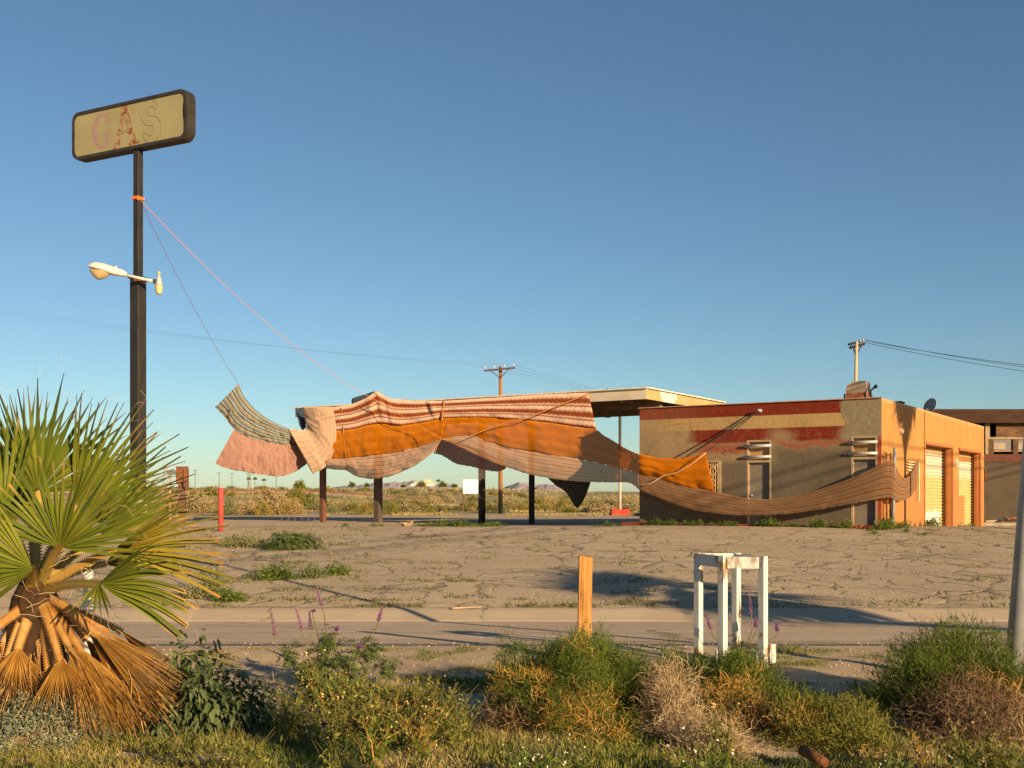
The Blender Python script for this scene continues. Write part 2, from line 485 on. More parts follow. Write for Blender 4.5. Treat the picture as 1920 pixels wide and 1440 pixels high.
# ------------------------------------------------------------------ gas sign on its pole
SL = V((-12.79, 31, 0)); SRt = V((-8.845, 29, 0))
SU = (SRt - SL).normalized(); SB = V((-SU.y, SU.x, 0))          # SB points away from the road
if SB.y < 0: SB = -SB
SZ0, SZ1 = 11.20, 12.57
SW = (SRt - SL).length
UP = V((0,0,1))
pole_c = SL + SU*2.447 + SB*.17
pz = zt(pole_c.x, pole_c.y)
sign = thing('pole_sign', 'tall dark pole sign with a tan rounded light box reading GAS in peeling letters', 'sign', (pole_c.x, pole_c.y, pz))
def rrect(u0, u1, z0, z1, r, n=6):
    pts = []
    for cu, cz, a0 in ((u1-r, z0+r, -90), (u1-r, z1-r, 0), (u0+r, z1-r, 90), (u0+r, z0+r, 180)):
        for i in range(n+1):
            a = math.radians(a0 + 90*i/n)
            pts.append((cu + r*math.cos(a), cz + r*math.sin(a)))
    return pts
def SP(u, z, b=0): return SL + SU*u + UP*z + SB*b
m = MB()
outer = rrect(0, SW, SZ0, SZ1, .26); inner = rrect(.085, SW-.085, SZ0+.085, SZ1-.085, .19)
n = len(outer); T = .34
vs = [SP(u, z, 0) for u, z in outer] + [SP(u, z, 0) for u, z in inner] + [SP(u, z, .045) for u, z in inner] + [SP(u, z, T) for u, z in outer]
fs = []
for i in range(n):
    j = (i+1) % n
    fs += [(i, j, n+j, n+i), (n+i, n+j, 2*n+j, 2*n+i), (j, i, 3*n+i, 3*n+j)]
fs.append(tuple(range(4*n-1, 3*n-1, -1)))
m.add(vs, fs)
cab = m.build('light_box', plain('sign_box_bronze', (.045,.036,.028), (.028,.023,.02), 4, .45, .15, .5, .2, (.22,.18,.14), .2), sign, fixn=True)
for zz in (.15, .30):
    pass
m = MB()
for b0 in (.07, .17, .27):     # raised ribs round the box edge
    a = rrect(-.012, SW+.012, SZ0-.012, SZ1+.012, .27)
    vs = [SP(u, z, b0) for u, z in a] + [SP(u, z, b0+.035) for u, z in a] + [SP(u, z, b0) for u, z in outer] + [SP(u, z, b0+.035) for u, z in outer]
    fs = []
    for i in range(n):
        j = (i+1) % n
        fs += [(i, j, n+j, n+i), (2*n+i, 2*n+j, j, i), (n+i, n+j, 3*n+j, 3*n+i)]
    m.add(vs, fs)
m.build('edge_trim', cab.data.materials[0], cab, fixn=True)
g = N('yellowed_sign_face'); p = g.obj()
n1 = g.noise(p, .9, 3, .5)
tan_c = g.mix(g.maprange(n1, .3, .7), (.275,.25,.128), (.24,.215,.108))
face_m = g.fin(tan_c, .42, g.bump(g.noise(p, .6, 2), .12, .2), .4)
m = MB()
m.add([SP(u, z, .035) for u, z in inner], [tuple(range(n))])
m.build('sign_face', face_m, sign)
m = MB()  # black sliver painted for shade where the face sheet has sprung from the frame
ag = [SP(SW-.088, SZ0+.30, .031), SP(SW-.088, SZ1-.14, .031)]
pts = [SP(SW-.088, SZ0+.28, .031), SP(SW-.088, SZ1-.10, .031)] + [SP(SW-.088-.085*math.sin(math.pi*t/8), SZ1-.10-(SZ1-SZ0-.38)*t/8, .031) for t in range(1, 8)]
m.add(pts, [tuple(range(len(pts)))])
m.build('dark_gap_sliver', M['black_void'], sign)

# letters --------------------------------------------------------------
FH = SZ1-SZ0-.17; FW = SW-.17
def LP(u, v, b): return SP(.085+(u*1.06+.004)*FW, SZ0+.085+v*FH, b)
AR = FW/FH
def stroke(m, pts, ws, b):
    L = [V((x*AR, y, 0)) for x, y in pts]
    l = []; r = []
    for i in range(len(L)):
        t = (L[min(i+1, len(L)-1)]-L[max(i-1,0)]).normalized()
        w = V((-t.y, t.x, 0))*ws[i]/2
        l.append(L[i]+w); r.append(L[i]-w)
    vs = [LP(p.x/AR, p.y, b) for p in l] + [LP(p.x/AR, p.y, b) for p in r]
    k = len(L)
    m.add(vs, [(i, i+1, k+i+1, k+i) for i in range(k-1)])
    return l, r
def quad(m, pts, b): m.add([LP(x, y, b) for x, y in pts], [tuple(range(len(pts)))])
def arc(cx, cy, rx, ry, a0, a1, k, wfun):
    P_ = []; W = []
    for i in range(k+1):
        a = math.radians(a0+(a1-a0)*i/k)
        P_.append((cx+rx*math.cos(a), cy+ry*math.sin(a))); W.append(wfun(a))
    return P_, W
g = N('faded_pink_vinyl'); p = g.obj()
pk = g.mix(g.maprange(g.noise(p, 5, 4), .3, .7), (.285,.19,.165), (.25,.165,.145))
pink_m = g.fin(pk, .5)
m = MB()
gp, gw = arc(.235, .505, .062, .385, 62, 305, 40, lambda a: .075+.115*abs(math.cos(a))**1.3)
stroke(m, gp, gw, .0335)
quad(m, [(.289,.62),(.303,.62),(.303,.955),(.296,.955),(.280,.86),(.262,.84)], .0325)
quad(m, [(.268,.085),(.300,.16),(.300,.42),(.268,.42)], .0325)
quad(m, [(.248,.415),(.319,.415),(.319,.47),(.248,.47)], .0318)
m.build('letter', pink_m, sign)['label'] = 'letter G in faded pink'
g = N('peeling_red_vinyl'); p = g.obj()
nz = g.noise(p, 7, 6, .7); u_ = g.xyz(g.uv())[0]
flk = g.noise(p, 26, 4, .7)
f_ = g.maprange(g.math('ADD', g.math('MULTIPLY', nz, .6), g.math('MULTIPLY', flk, .4)), .49, .515)
rd = g.mix(g.maprange(g.noise(p, 12, 3), .4, .6), (.17,.030,.016), (.22,.09,.05))
ac = g.mix(f_, (.265,.235,.12), rd)
red_m = g.fin(ac, .6)
m = MB()
quad(m, [(.343,.055),(.392,.07),(.4435,.93),(.4165,.93)], .0335)
quad(m, [(.4235,.93),(.458,.93),(.546,.07),(.489,.055)], .0325)
quad(m, [(.388,.34),(.487,.36),(.483,.43),(.394,.41)], .0318)
quad(m, [(.335,.015),(.408,.04),(.408,.10),(.335,.085)], .0312)
quad(m, [(.470,.02),(.565,.05),(.565,.105),(.470,.085)], .0312)
quad(m, [(.409,.92),(.462,.92),(.462,.975),(.409,.975)], .0312)
m.build('letter', red_m, sign)['label'] = 'letter A in flaking red'
# S : only its glued outline is left
sp = []
a1, _ = arc(.655, .715, .050, .20, 25, 215, 18, lambda a: 0)
a2, _ = arc(.660, .295, .056, .215, 62, -165, 20, lambda a: 0)
spts = a1 + [(.632,.53)] + a2
ml = MB(); mo = MB()
sl, sr = stroke(mo, spts, [.12+.10*math.sin(math.pi*i/(len(spts)-1)) for i in range(len(spts))], .02)
mo = MB()
outl = [(q.x/AR, q.y) for q in sl] + [(q.x/AR, q.y) for q in reversed(sr)]
outl.append(outl[0])
for a, b in zip(outl, outl[1:]):
    mo.tube([LP(*a, .031), LP(*b, .031)], .0075, 4, False)
for bx in ((.697,.74,.697,.98), (.709,.74,.709,.98), (.697,.74,.709,.74), (.697,.98,.709,.98), (.600,.16,.600,.36), (.611,.10,.611,.36)):
    mo.tube([LP(bx[0], bx[1], .031), LP(bx[2], bx[3], .031)], .0075, 4, False)
for L_ in ([(.343,.055),(.4165,.93)], [(.392,.07),(.4435,.80)], [(.458,.93),(.546,.07)], [(.489,.055),(.4305,.78)], [(.388,.34),(.487,.36)], [(.394,.41),(.483,.43)]):
    mo.tube([LP(*L_[0], .0305), LP(*L_[1], .0305)], .005, 4, False)
rr = random.Random(4)
for i in range(70):     # flecks of film left along the outline and below it
    k = rr.randrange(len(spts)); x, y = spts[k]
    x += rr.gauss(0, .012); y += rr.gauss(0, .05)
    if i > 45: x = rr.uniform(.70,.755); y = rr.uniform(.06,.17)
    s_ = rr.uniform(.006, .02)
    mo.add([LP(x+rr.uniform(-s_,s_)*.4, y+rr.uniform(-s_,s_), .0328) for _ in range(3)], [(0,1,2)])
mo.build('letter', plain('old_glue_line', (.235,.185,.095), (.20,.14,.07), 9, .7, 0), sign)['label'] = 'outline of a letter S'
# pole -----------------------------------------------------------------
ZJ = 1.58 + 400/F*30.1
m = MB(); m.box(pole_c + UP*((pz-.3+ZJ)/2 - pole_c.z), (.315, .315, ZJ-pz+.3), (SU, SB, UP))
m.box(pole_c + UP*(ZJ+.0), (.40,.40,.05), (SU, SB, UP))
m.build('lower_pole', M['black_steel'], sign, bevel=.012)
m = MB(); m.box(pole_c + UP*((ZJ+SZ0)/2), (.19, .19, SZ0-ZJ+.02), (SU, SB, UP))
m.build('upper_pole', M['black_steel'], sign, bevel=.01)
m = MB(); m.box(pole_c + UP*(pz+.55), (.33,.33,1.1), (SU, SB, UP))
m.build('pole_sleeve', plain('cement_smeared_steel', (.30,.25,.19), (.16,.13,.10), 4, .9, .3, .1, 0, (.08,.07,.06), .3), sign)

# ------------------------------------------------------------------ lamp arm fixed to the pole
la = P(236, 516, 29.55); lb = P(291, 528, 29.7)
lamp = thing('street_lamp', 'grey lamp arm on the sign pole with a cobra head and a small barn light', 'street lamp', P(262, 522, 29.8))
ad = (lb-la).normalized()
m = MB(); m.tube([la, lb], .042, 10); m.build('arm', M['grey_paint'], lamp, True)
m = MB(); m.box((la+lb)/2+V((0,.09,-.03)), (.36,.18,.06)); m.build('bracket', M['rust'], lamp)
# cobra head : stations along its length
hd = -ad; hs = V((-hd.y, hd.x, 0)).normalized(); hu = hs.cross(hd)
if hu.z < 0: hu = -hu
st = [(-.02,.05,.06,.05),(.10,.09,.11,.08),(.28,.13,.13,.10),(.45,.17,.15,.10),(.65,.185,.175,.075),(.85,.15,.16,.05),(.97,.08,.09,.03),(1.02,.02,.02,.01)]
m = MB(); rows = []
for s_, wy, top, bot in st:
    ring = []
    for k in range(16):
        a = 2*math.pi*k/16
        h = top if math.sin(a) > 0 else bot
        ring.append(la + hd*s_ + hs*(wy*math.cos(a)) + hu*(h*math.sin(a)+.02))
    rows.append(ring+[ring[0]])
m.grid(rows)
m.lathe(la+hd*.30+hu*.14, [(.035,0),(.04,.03),(.03,.05)], 8, hu)
m.build('housing', plain('grey_lamp_casting', (.55,.52,.47), (.47,.44,.39), 8, .5, .1, .4), lamp, True)
m = MB(); rows = []
for i in range(11):
    t = i/10; s_ = .40+.56*t
    w_ = .155*math.sin(math.pi*min(1,max(.02,t)))**.55; dp = .27*math.sin(math.pi*min(.985,max(.015,t*.93+.03)))**.9*(1-.15*t)
    rows.append([la+hd*s_+hs*(w_*math.cos(math.pi*k/10)) + hu*(-.05+.03*(1-t)-dp*math.sin(math.pi*k/10)) for k in range(11)])
m.grid(rows)
m.build('lamp_glass', plain('yellowed_glass', (.36,.27,.15), (.30,.22,.11), 5, .2, 0, .6), lamp, True)
bc = P(298, 528, 29.7)
bl = m = MB()
m.lathe(bc+V((0,0,-.12)), [(.085,0),(.10,.04),(.085,.10),(.072,.2),(.06,.24),(.035,.25),(.035,.31),(.02,.32)], 14)
m.tube([lb, bc+V((0,0,-.03))], .05, 8)
barn = m.build('barn_light', plain('cast_aluminium', (.56,.53,.50), (.46,.42,.38), 8, .4, .1, .5, .3), lamp, True)
m = MB(); m.lathe(bc+V((0,0,-.35)), [(.072,0),(.085,.06),(.105,.2),(.108,.225)], 16)
m.build('diffuser', plain('amber_plastic', (.62,.43,.20), (.55,.38,.17), 5, .35, 0, .5), barn, True)
m = MB(); m.lathe(bc+V((0,0,.195)), [(.04,0),(.043,.03),(.043,.075),(.03,.08)], 10)
m.build('photocell', plain('yellow_cap', (.68,.43,.11), None, 5, .4, 0, .5), barn, True)
m = MB(); m.tube([lb+ad*-.05+V((0,0,-.02)), lb+ad*.03+V((0,0,.02))], .065, 8); m.build('clamp', M['black_steel'], lamp)

# ------------------------------------------------------------------ canopy
CF0 = V((5.04, 40, 0)); CF1 = V((-10.1, 49.72, 0))
CU = (CF1-CF0).normalized(); CLn = (CF1-CF0).length
CN = V((CU.y, -CU.x, 0)).normalized()
if CN.y < 0: CN = -CN
CZT, CZB = 5.46, 5.06
CD = 7.9
def CP(u, n_, z): return CF0 + CU*u + CN*n_ + UP*z
canopy = thing('station_canopy', 'long flat tan station canopy on four posts, draped in striped cloth', 'canopy', (CP(CLn/2, CD/2, 0).x, CP(CLn/2, CD/2, 0).y, .16))
ax = (CU, CN, UP)
g = N('canopy_fascia_paint'); p = g.pos()
un = g.math('ADD', g.math('MULTIPLY', g.xyz(p)[0], CN.x), g.math('MULTIPLY', g.xyz(p)[1], CN.y))
un = g.math('SUBTRACT', un, CF0.dot(CN))
nz = g.noise(p, 2.2, 5, .65)
cream = g.mix(g.maprange(g.noise(p, 1.2, 4), .35, .65), (.36,.285,.135), (.32,.25,.115))
wh = g.math('MULTIPLY', g.maprange(g.math('ADD', un, g.math('MULTIPLY', g.math('SUBTRACT', nz, .5), 2.0)), 1.25, 1.35), g.maprange(g.math('ADD', un, g.math('MULTIPLY', g.math('SUBTRACT', nz, .5), 2.0)), 2.75, 2.65))
wh = g.math('MULTIPLY', wh, g.maprange(un, .3, .4))
colr = g.mix(wh, cream, (.52,.50,.46))
gx = g.math('LESS_THAN', un, .02)
colr = g.mix(gx, colr, g.mix(g.maprange(g.noise(p, 1.6, 4), .35, .65), (.52,.46,.37), (.44,.385,.30)))
fm = g.fin(colr, .75, g.bump(g.noise(p, 30, 3), .15, .01), .2)
m = MB()
t = .06
m.box(CP(CLn/2, t/2, (CZT+CZB)/2), (CLn, t, CZT-CZB), ax)
m.box(CP(CLn/2, CD-t/2, (CZT+CZB)/2), (CLn, t, CZT-CZB), ax)
m.box(CP(t/2, CD/2, (CZT+CZB)/2), (t, CD-2*t-.004, CZT-CZB), ax)
m.box(CP(CLn-t/2, CD/2, (CZT+CZB)/2), (t, CD-2*t-.004, CZT-CZB), ax)
m.build('fascia', fm, canopy)
m = MB()
m.box(CP(CLn/2, -.02, CZT+.022), (CLn+.12, .14, .05), ax); m.box(CP(-.02, CD/2, CZT+.022), (.14, CD-.2, .048), ax)
m.build('drip_edge', plain('white_drip_edge', (.66,.60,.50), (.52,.44,.34), 4, .6, .1), canopy)
m = MB()
m.box(CP(CLn/2, CD/2, CZT-.06), (CLn-.2, CD-.2, .06), ax)
m.box(CP(CLn/2, CD/2, CZB+.12), (CLn-.14, CD-.14, .04), ax)
sof = m.build('roof_deck', plain('soffit_board', (.42,.33,.20), (.30,.23,.14), 1.2, .85, .2, .2, 0, (.20,.14,.085), .3), canopy)
m = MB()
for nn in (2.1, 4.9):
    m.box(CP(CLn/2, nn, CZB-.05), (CLn-.7, .22, .30), ax)
for uu in (1.2, 5.5, 9.8, 14.1):
    m.box(CP(uu, CD/2, CZB+.02), (.14, CD-.7, .16), ax)
m.build('girder', plain('girder_paint', (.33,.25,.15), (.22,.16,.10), 2, .8, .2, .2, 0, (.12,.07,.045), .3), canopy)
def col_at(px, py, d, w_, kind, mat, name='post'):
    b = P(px, py, d); gz = zt(b.x, d)
    m = MB()
    if kind == 'round': m.tube([V((b.x, d, gz-.2)), V((b.x, d, CZB-.1))], w_/2, 20)
    else: m.box(V((b.x, d, (gz-.2+CZB-.1)/2)), (w_*.76, w_*.76, CZB-.1-gz+.2), ax)
    return m.build(name, mat, canopy, kind == 'round', bevel=0 if kind == 'round' else .01)
col_at(605.5, 978, 50.4, .31, 'sq', plain('brown_post_paint', (.13,.055,.032), (.10,.042,.027), 2, .6, .1, .3))
g = N('two_tone_post'); p = g.pos(); z_ = g.xyz(p)[2]
nz = g.noise(p, 3, 6, .7); nn = g.noise(p, 1.6, 3, .6)
cm = g.mix(g.maprange(nn, .35, .65), (.58,.49,.34), (.50,.40,.26))
bk = g.maprange(g.math('ADD', z_, g.math('MULTIPLY', g.math('SUBTRACT', nz, .5), 1.2)), 2.10, 2.03)
pe = g.maprange(g.noise(g.scale3(p, 1, 1, .8), 2.1, 6, .7), .57, .59)
bk = g.math('MULTIPLY', bk, g.math('SUBTRACT', 1.0, g.math('MULTIPLY', pe, g.maprange(z_, 1.0, 1.5))))
cl = g.mix(bk, cm, (.018,.016,.015))
p2m = g.fin(cl, .6, None, .3)
po = col_at(903.5, 985, 46.3, .31, 'round', p2m); po['label'] = 'round post peeling from cream to black'
po = col_at(709, 978, 50.2, .40, 'sq', plain('grey_brown_post_paint', (.085,.065,.05), (.06,.046,.036), 1.5, .6, .1, .3, 0, (.2,.15,.1), .12)); po['label'] = 'broad grey brown post'
col_at(997, 982, 47.1, .26, 'sq', plain('black_post_paint', (.022,.018,.016), (.04,.03,.02), 2, .6, .1, .3))
col_at(1212, 985, 42.4, .20, 'round', plain('red_post_paint', (.32,.095,.06), (.25,.07,.045), 3, .6, .1, .3))
m = MB(); m.lathe(CP(.5, .6, CZT), [(.07,0),(.07,.10),(.03,.14)], 8); m.build('roof_vent', M['rust'], canopy)
m = MB(); m.lathe(CP(2.1, .9, CZT), [(.03,0),(.05,.12),(.02,.2)], 8)
m.build('roof_vent', M['rust'], canopy)

# ------------------------------------------------------------------ station building
BA = V((4.59, 38.4, 0)); BC = V((11.78, 34, 0)); BB = V((21.68, 49, 0))
BU = (BC-BA).normalized(); BL = (BC-BA).length          # front, A -> C
BN = V((BU.y, -BU.x, 0))                               # outward of the front
if BN.y > 0: BN = -BN
EU = (BB-BC).normalized(); EL = (BB-BC).length          # side, C -> B
EN = V((EU.y, -EU.x, 0))
if EN.x < 0: EN = -EN
BT = 4.575
bld = thing('station_building', 'low stucco station building with faded red bands and a bright orange side wall', 'building', ((BA.x+BB.x)/2, (BA.y+BB.y)/2, .2))
def wall_mesh(org, U, Nn, L, z0, z1, holes, rec):
    """outer skin of a wall with recessed openings"""
    m = MB()
    us = sorted(set([0, L]+[h[0] for h in holes]+[h[1] for h in holes]))
    zs = sorted(set([z0, z1]+[h[2] for h in holes]+[h[3] for h in holes]))
    Q = lambda u, z, n_=0: org + U*u + UP*z + Nn*n_
    for a, b in zip(us, us[1:]):
        for c, d in zip(zs, zs[1:]):
            um, zm = (a+b)/2, (c+d)/2
            if any(h[0] < um < h[1] and h[2] < zm < h[3] for h in holes): continue
            m.add([Q(a,c), Q(b,c), Q(b,d), Q(a,d)], [(0,1,2,3)])
    for h in holes:
        u0, u1, w0, w1 = h[:4]
        for e in (((u0,w0),(u0,w1)), ((u1,w1),(u1,w0)), ((u0,w1),(u1,w1)), ((u1,w0),(u0,w0))):
            m.add([Q(*e[0]), Q(*e[1]), Q(*e[1], -rec), Q(*e[0], -rec)], [(0,1,2,3)])
    return m
D1 = (3.99, 4.84, .43, 3.33); D2 = (7.48, 8.30, .43, 3.37); WN = (2.57, 3.02, 1.54, 2.61)
# front paint
g = N('front_wall_paint'); p = g.pos()
uu = g.math('SUBTRACT', g.math('ADD', g.math('MULTIPLY', g.xyz(p)[0], BU.x), g.math('MULTIPLY', g.xyz(p)[1], BU.y)), BA.dot(BU))
zz = g.xyz(p)[2]
ns = g.noise(p, 1.1, 4, .55); n4 = g.noise(p, 6, 5, .65)
wob = g.math('MULTIPLY', g.math('SUBTRACT', ns, .5), 1.0)
us_ = g.math('ADD', uu, wob); zs_ = g.math('ADD', zz, g.math('MULTIPLY', wob, .6))
def band(v, a, b, s=.02): return g.math('MULTIPLY', g.maprange(v, a-s, a+s), g.maprange(v, b+s, b-s))
beige = g.mix(g.maprange(ns, .3, .7), (.35,.255,.15), (.29,.215,.13))
taupe = g.mix(g.maprange(ns, .3, .7), (.165,.135,.10), (.135,.112,.085))
grey = g.mix(g.maprange(n4, .3, .7), (.30,.25,.18), (.235,.20,.15))
low = g.math('MAXIMUM', g.maprange(zs_, 2.75, 2.45), g.math('MULTIPLY', g.maprange(us_, 4.3, 5.1), g.maprange(zs_, 3.35, 2.85)))
col = g.mix(low, beige, taupe)
redc = g.mix(g.maprange(n4, .35, .65), (.215,.032,.016), (.17,.026,.014))
sal = g.mix(g.maprange(n4, .35, .65), (.34,.085,.048), (.27,.08,.05))
f = g.math('MULTIPLY', g.math('MULTIPLY', band(zs_, 2.95, 3.27, .12), band(us_, 2.3, 4.5, .25)), .85)
col = g.mix(f, col, sal)
f = g.math('MULTIPLY', g.math('MULTIPLY', band(zs_, 3.12, 3.28, .08), band(us_, 4.9, 7.7, .3)), .75)
col = g.mix(f, col, sal)
f = g.math('MULTIPLY', g.math('MULTIPLY', g.maprange(g.math('ADD', zz, g.math('MULTIPLY', wob, .18)), 3.22, 3.34), g.maprange(zz, 3.73, 3.71)), band(us_, 1.95, 7.15, .3))
f = g.math('MULTIPLY', f, g.maprange(n4, .25, .5, .55, 1))
f = g.math('MULTIPLY', f, g.math('SUBTRACT', 1.0, g.math('MULTIPLY', band(us_, 4.7, 5.7, .35), g.maprange(zs_, 3.75, 3.45, 0, .85))))
col = g.mix(f, col, redc)
f = g.math('MULTIPLY', band(zz, 3.725, 4.15, .012), g.math('MULTIPLY', g.maprange(us_, -.1, 1.6), g.maprange(us_, 7.25, 7.05)))
col = g.mix(f, col, g.mix(g.maprange(ns, .3, .7), (.46,.32,.15), (.40,.27,.125)))
f = g.maprange(us_, 7.1, 7.28)
col = g.mix(g.math('MULTIPLY', f, g.maprange(zs_, 3.15, 3.35)), col, grey)
f = g.math('MULTIPLY', g.maprange(zz, 4.145, 4.165), g.maprange(us_, 7.26, 7.12))
col = g.mix(f, col, g.mix(g.math('MULTIPLY', g.maprange(us_, 3.2, 1.2), .45), redc, (.25,.10,.06)))
f = g.math('MULTIPLY', g.maprange(uu, 8.302, 8.31), g.maprange(zs_, 3.42, 3.3))
col = g.mix(f, col, (.36,.075,.04))
spl = g.noise(p, 3.1, 5, .7)
col = g.mix(g.math('MULTIPLY', g.maprange(spl, .63, .72), .45), col, (.10,.085,.065))
drp = g.noise(g.scale3(p, 3.2, 3.2, .12), 2.0, 4, .6)
col = g.mix(g.math('MULTIPLY', g.math('MULTIPLY', g.maprange(drp, .60, .72), g.maprange(zz, 2.2, 4.4)), .45), col, (.13,.10,.07))
col = g.mix(g.math('MULTIPLY', g.maprange(g.math('ADD', zz, g.math('MULTIPLY', n4, .5)), .95, .62), .55), col, (.15,.115,.075))
crv = g.n('ShaderNodeTexVoronoi', {'Vector': g.n('ShaderNodeVectorMath', {0: p, 1: g.scale3(g.n('ShaderNodeTexNoise', {'Vector': p, 'Scale': 1.6, 'Detail': 4}).outputs['Color'], .9, .9, .9)}, operation='ADD').outputs[0], 'Scale': .42}, feature='DISTANCE_TO_EDGE').outputs['Distance']
col = g.mix(g.math('MULTIPLY', g.math('MULTIPLY', g.maprange(crv, .002, .010, 1, 0), g.maprange(ns, .45, .6)), .6), col, (.06,.05,.04))
st = g.noise(p, 5.5, 6, .62, .6); st2 = g.noise(p, 22, 4, .6)
hb = g.math('ADD', g.math('MULTIPLY', st, .8), g.math('MULTIPLY', st2, .25))
col = g.mix(1.0, col, (.72,.70,.66), 'MULTIPLY')
fwm = g.fin(col, .92, g.bump(hb, .5, .04), .12)
wall_mesh(BA, BU, BN, BL, -.25, BT, [D1, D2, WN], .17).build('front_wall', fwm, bld)
# side paint
g = N('orange_wall_paint'); p = g.pos()
uu = g.math('SUBTRACT', g.math('ADD', g.math('MULTIPLY', g.xyz(p)[0], EU.x), g.math('MULTIPLY', g.xyz(p)[1], EU.y)), BC.dot(EU))
zz = g.xyz(p)[2]; ns = g.noise(g.scale3(p, 1, 1, .35), 1.3, 5, .6); n4 = g.noise(p, 7, 5, .6)
oc = g.mix(g.maprange(ns, .3, .7), (.40,.195,.062), (.345,.165,.05))
oc = g.mix(g.math('MULTIPLY', g.maprange(g.math('ADD', zz, g.math('MULTIPLY', n4, .3)), 2.35, 2.15), .8), oc, (.34,.145,.05))
oc = g.mix(g.math('MULTIPLY', g.maprange(zz, 4.40, 4.52), .55), oc, (.46,.27,.13))
drp = g.noise(g.scale3(p, 3.0, 3.0, .10), 1.6, 4, .6)
oc = g.mix(g.math('MULTIPLY', g.math('MULTIPLY', g.maprange(drp, .58, .72), g.maprange(zz, 2.6, 4.5)), .5), oc, (.24,.10,.04))
rs = g.noise(g.scale3(p, 2.5, 2.5, .4), 2.2, 5, .7)
oc = g.mix(g.math('MULTIPLY', g.math('MULTIPLY', g.maprange(rs, .6, .7), g.maprange(zz, 1.2, .3)), .5), oc, (.30,.11,.05))
swm = g.fin(oc, .85, g.bump(g.math('ADD', g.noise(p, 8, 5, .6), g.math('MULTIPLY', n4, .6)), .25, .03), .2)
R1 = (6.13, 10.75, -.12, 3.32); R2 = (12.25, 16.85, -.2, 3.30)
wall_mesh(BC, EU, EN, EL, -.8, BT, [R1, R2], .38).build('side_wall', swm, bld)
m = MB()   # back and left walls, roof
cl_ = BA - BN*13.5
bk_ = BA + EU*5; bq_ = BB - BU*.6
m.add([BA+UP*-.5, BA+UP*BT, bk_+UP*BT, bk_+UP*-.5], [(0,1,2,3)])
m.add([bk_+UP*-.5, bk_+UP*BT, bq_+UP*BT, bq_+UP*-.5], [(0,1,2,3)]); m.add([bq_+UP*-.5, bq_+UP*BT, BB+UP*BT, BB+UP*-.5], [(0,1,2,3)])
m.build('rear_wall', plain('rear_stucco', (.30,.23,.15), (.25,.19,.12), 2, .9, .3), bld)
m = MB()
i_ = .2
ia = BA - BN*i_ + BU*i_; ic = BC - BN*i_ - EN*i_*.0 - BU*i_; ib = BB - EU*i_ - EN*i_; iq = bq_ - EU*i_*1.2 + BU*i_*.2; id_ = bk_ - EU*i_ + BU*i_
oo = [BA, BC, BB, bq_, bk_]; ii = [ia, ic, ib, iq, id_]
for k in range(5):
    j = (k+1) % 5
    m.add([oo[k]+UP*BT, oo[j]+UP*BT, ii[j]+UP*BT, ii[k]+UP*BT], [(0,1,2,3)])
    m.add([ii[k]+UP*BT, ii[j]+UP*BT, ii[j]+UP*(BT-.4), ii[k]+UP*(BT-.4)], [(0,1,2,3)])
m.add([q+UP*(BT-.35) for q in ii], [(0,1,2,3)])
m.build('roof', plain('roof_felt', (.38,.30,.22), (.30,.23,.17), 2, .9, .3), bld)
m = MB()  # thin metal coping along the two street sides
m.box((BA+BC)/2 + UP*(BT+.012) + BN*.012, (BL+.04, .10, .03), (BU, BN, UP))
m.build('coping', plain('coping_metal', (.36,.22,.15), (.28,.15,.10), 3, .6, .1), bld)
# red kerb along the front
m = MB(); m.box((BA+BC)/2 + BN*.30 + UP*.39 - BU*.2, (BL+.5, .56, .20), (BU, BN, UP))
m.build('plinth', plain('worn_red_kerb_paint', (.24,.035,.02), (.16,.05,.03), 3, .85, .2, .2, 0, (.30,.22,.15), .42), bld, bevel=.015)
m = MB(); m.box(BA + BU*7.95 + BN*.42 + UP*.44, (.95, .60, .14), (BU, BN, UP))
m.build('door_step', plain('orange_step_paint', (.52,.12,.04), (.42,.10,.04), 3, .8, .2, .2, 0, (.36,.26,.17), .35), bld, bevel=.015)
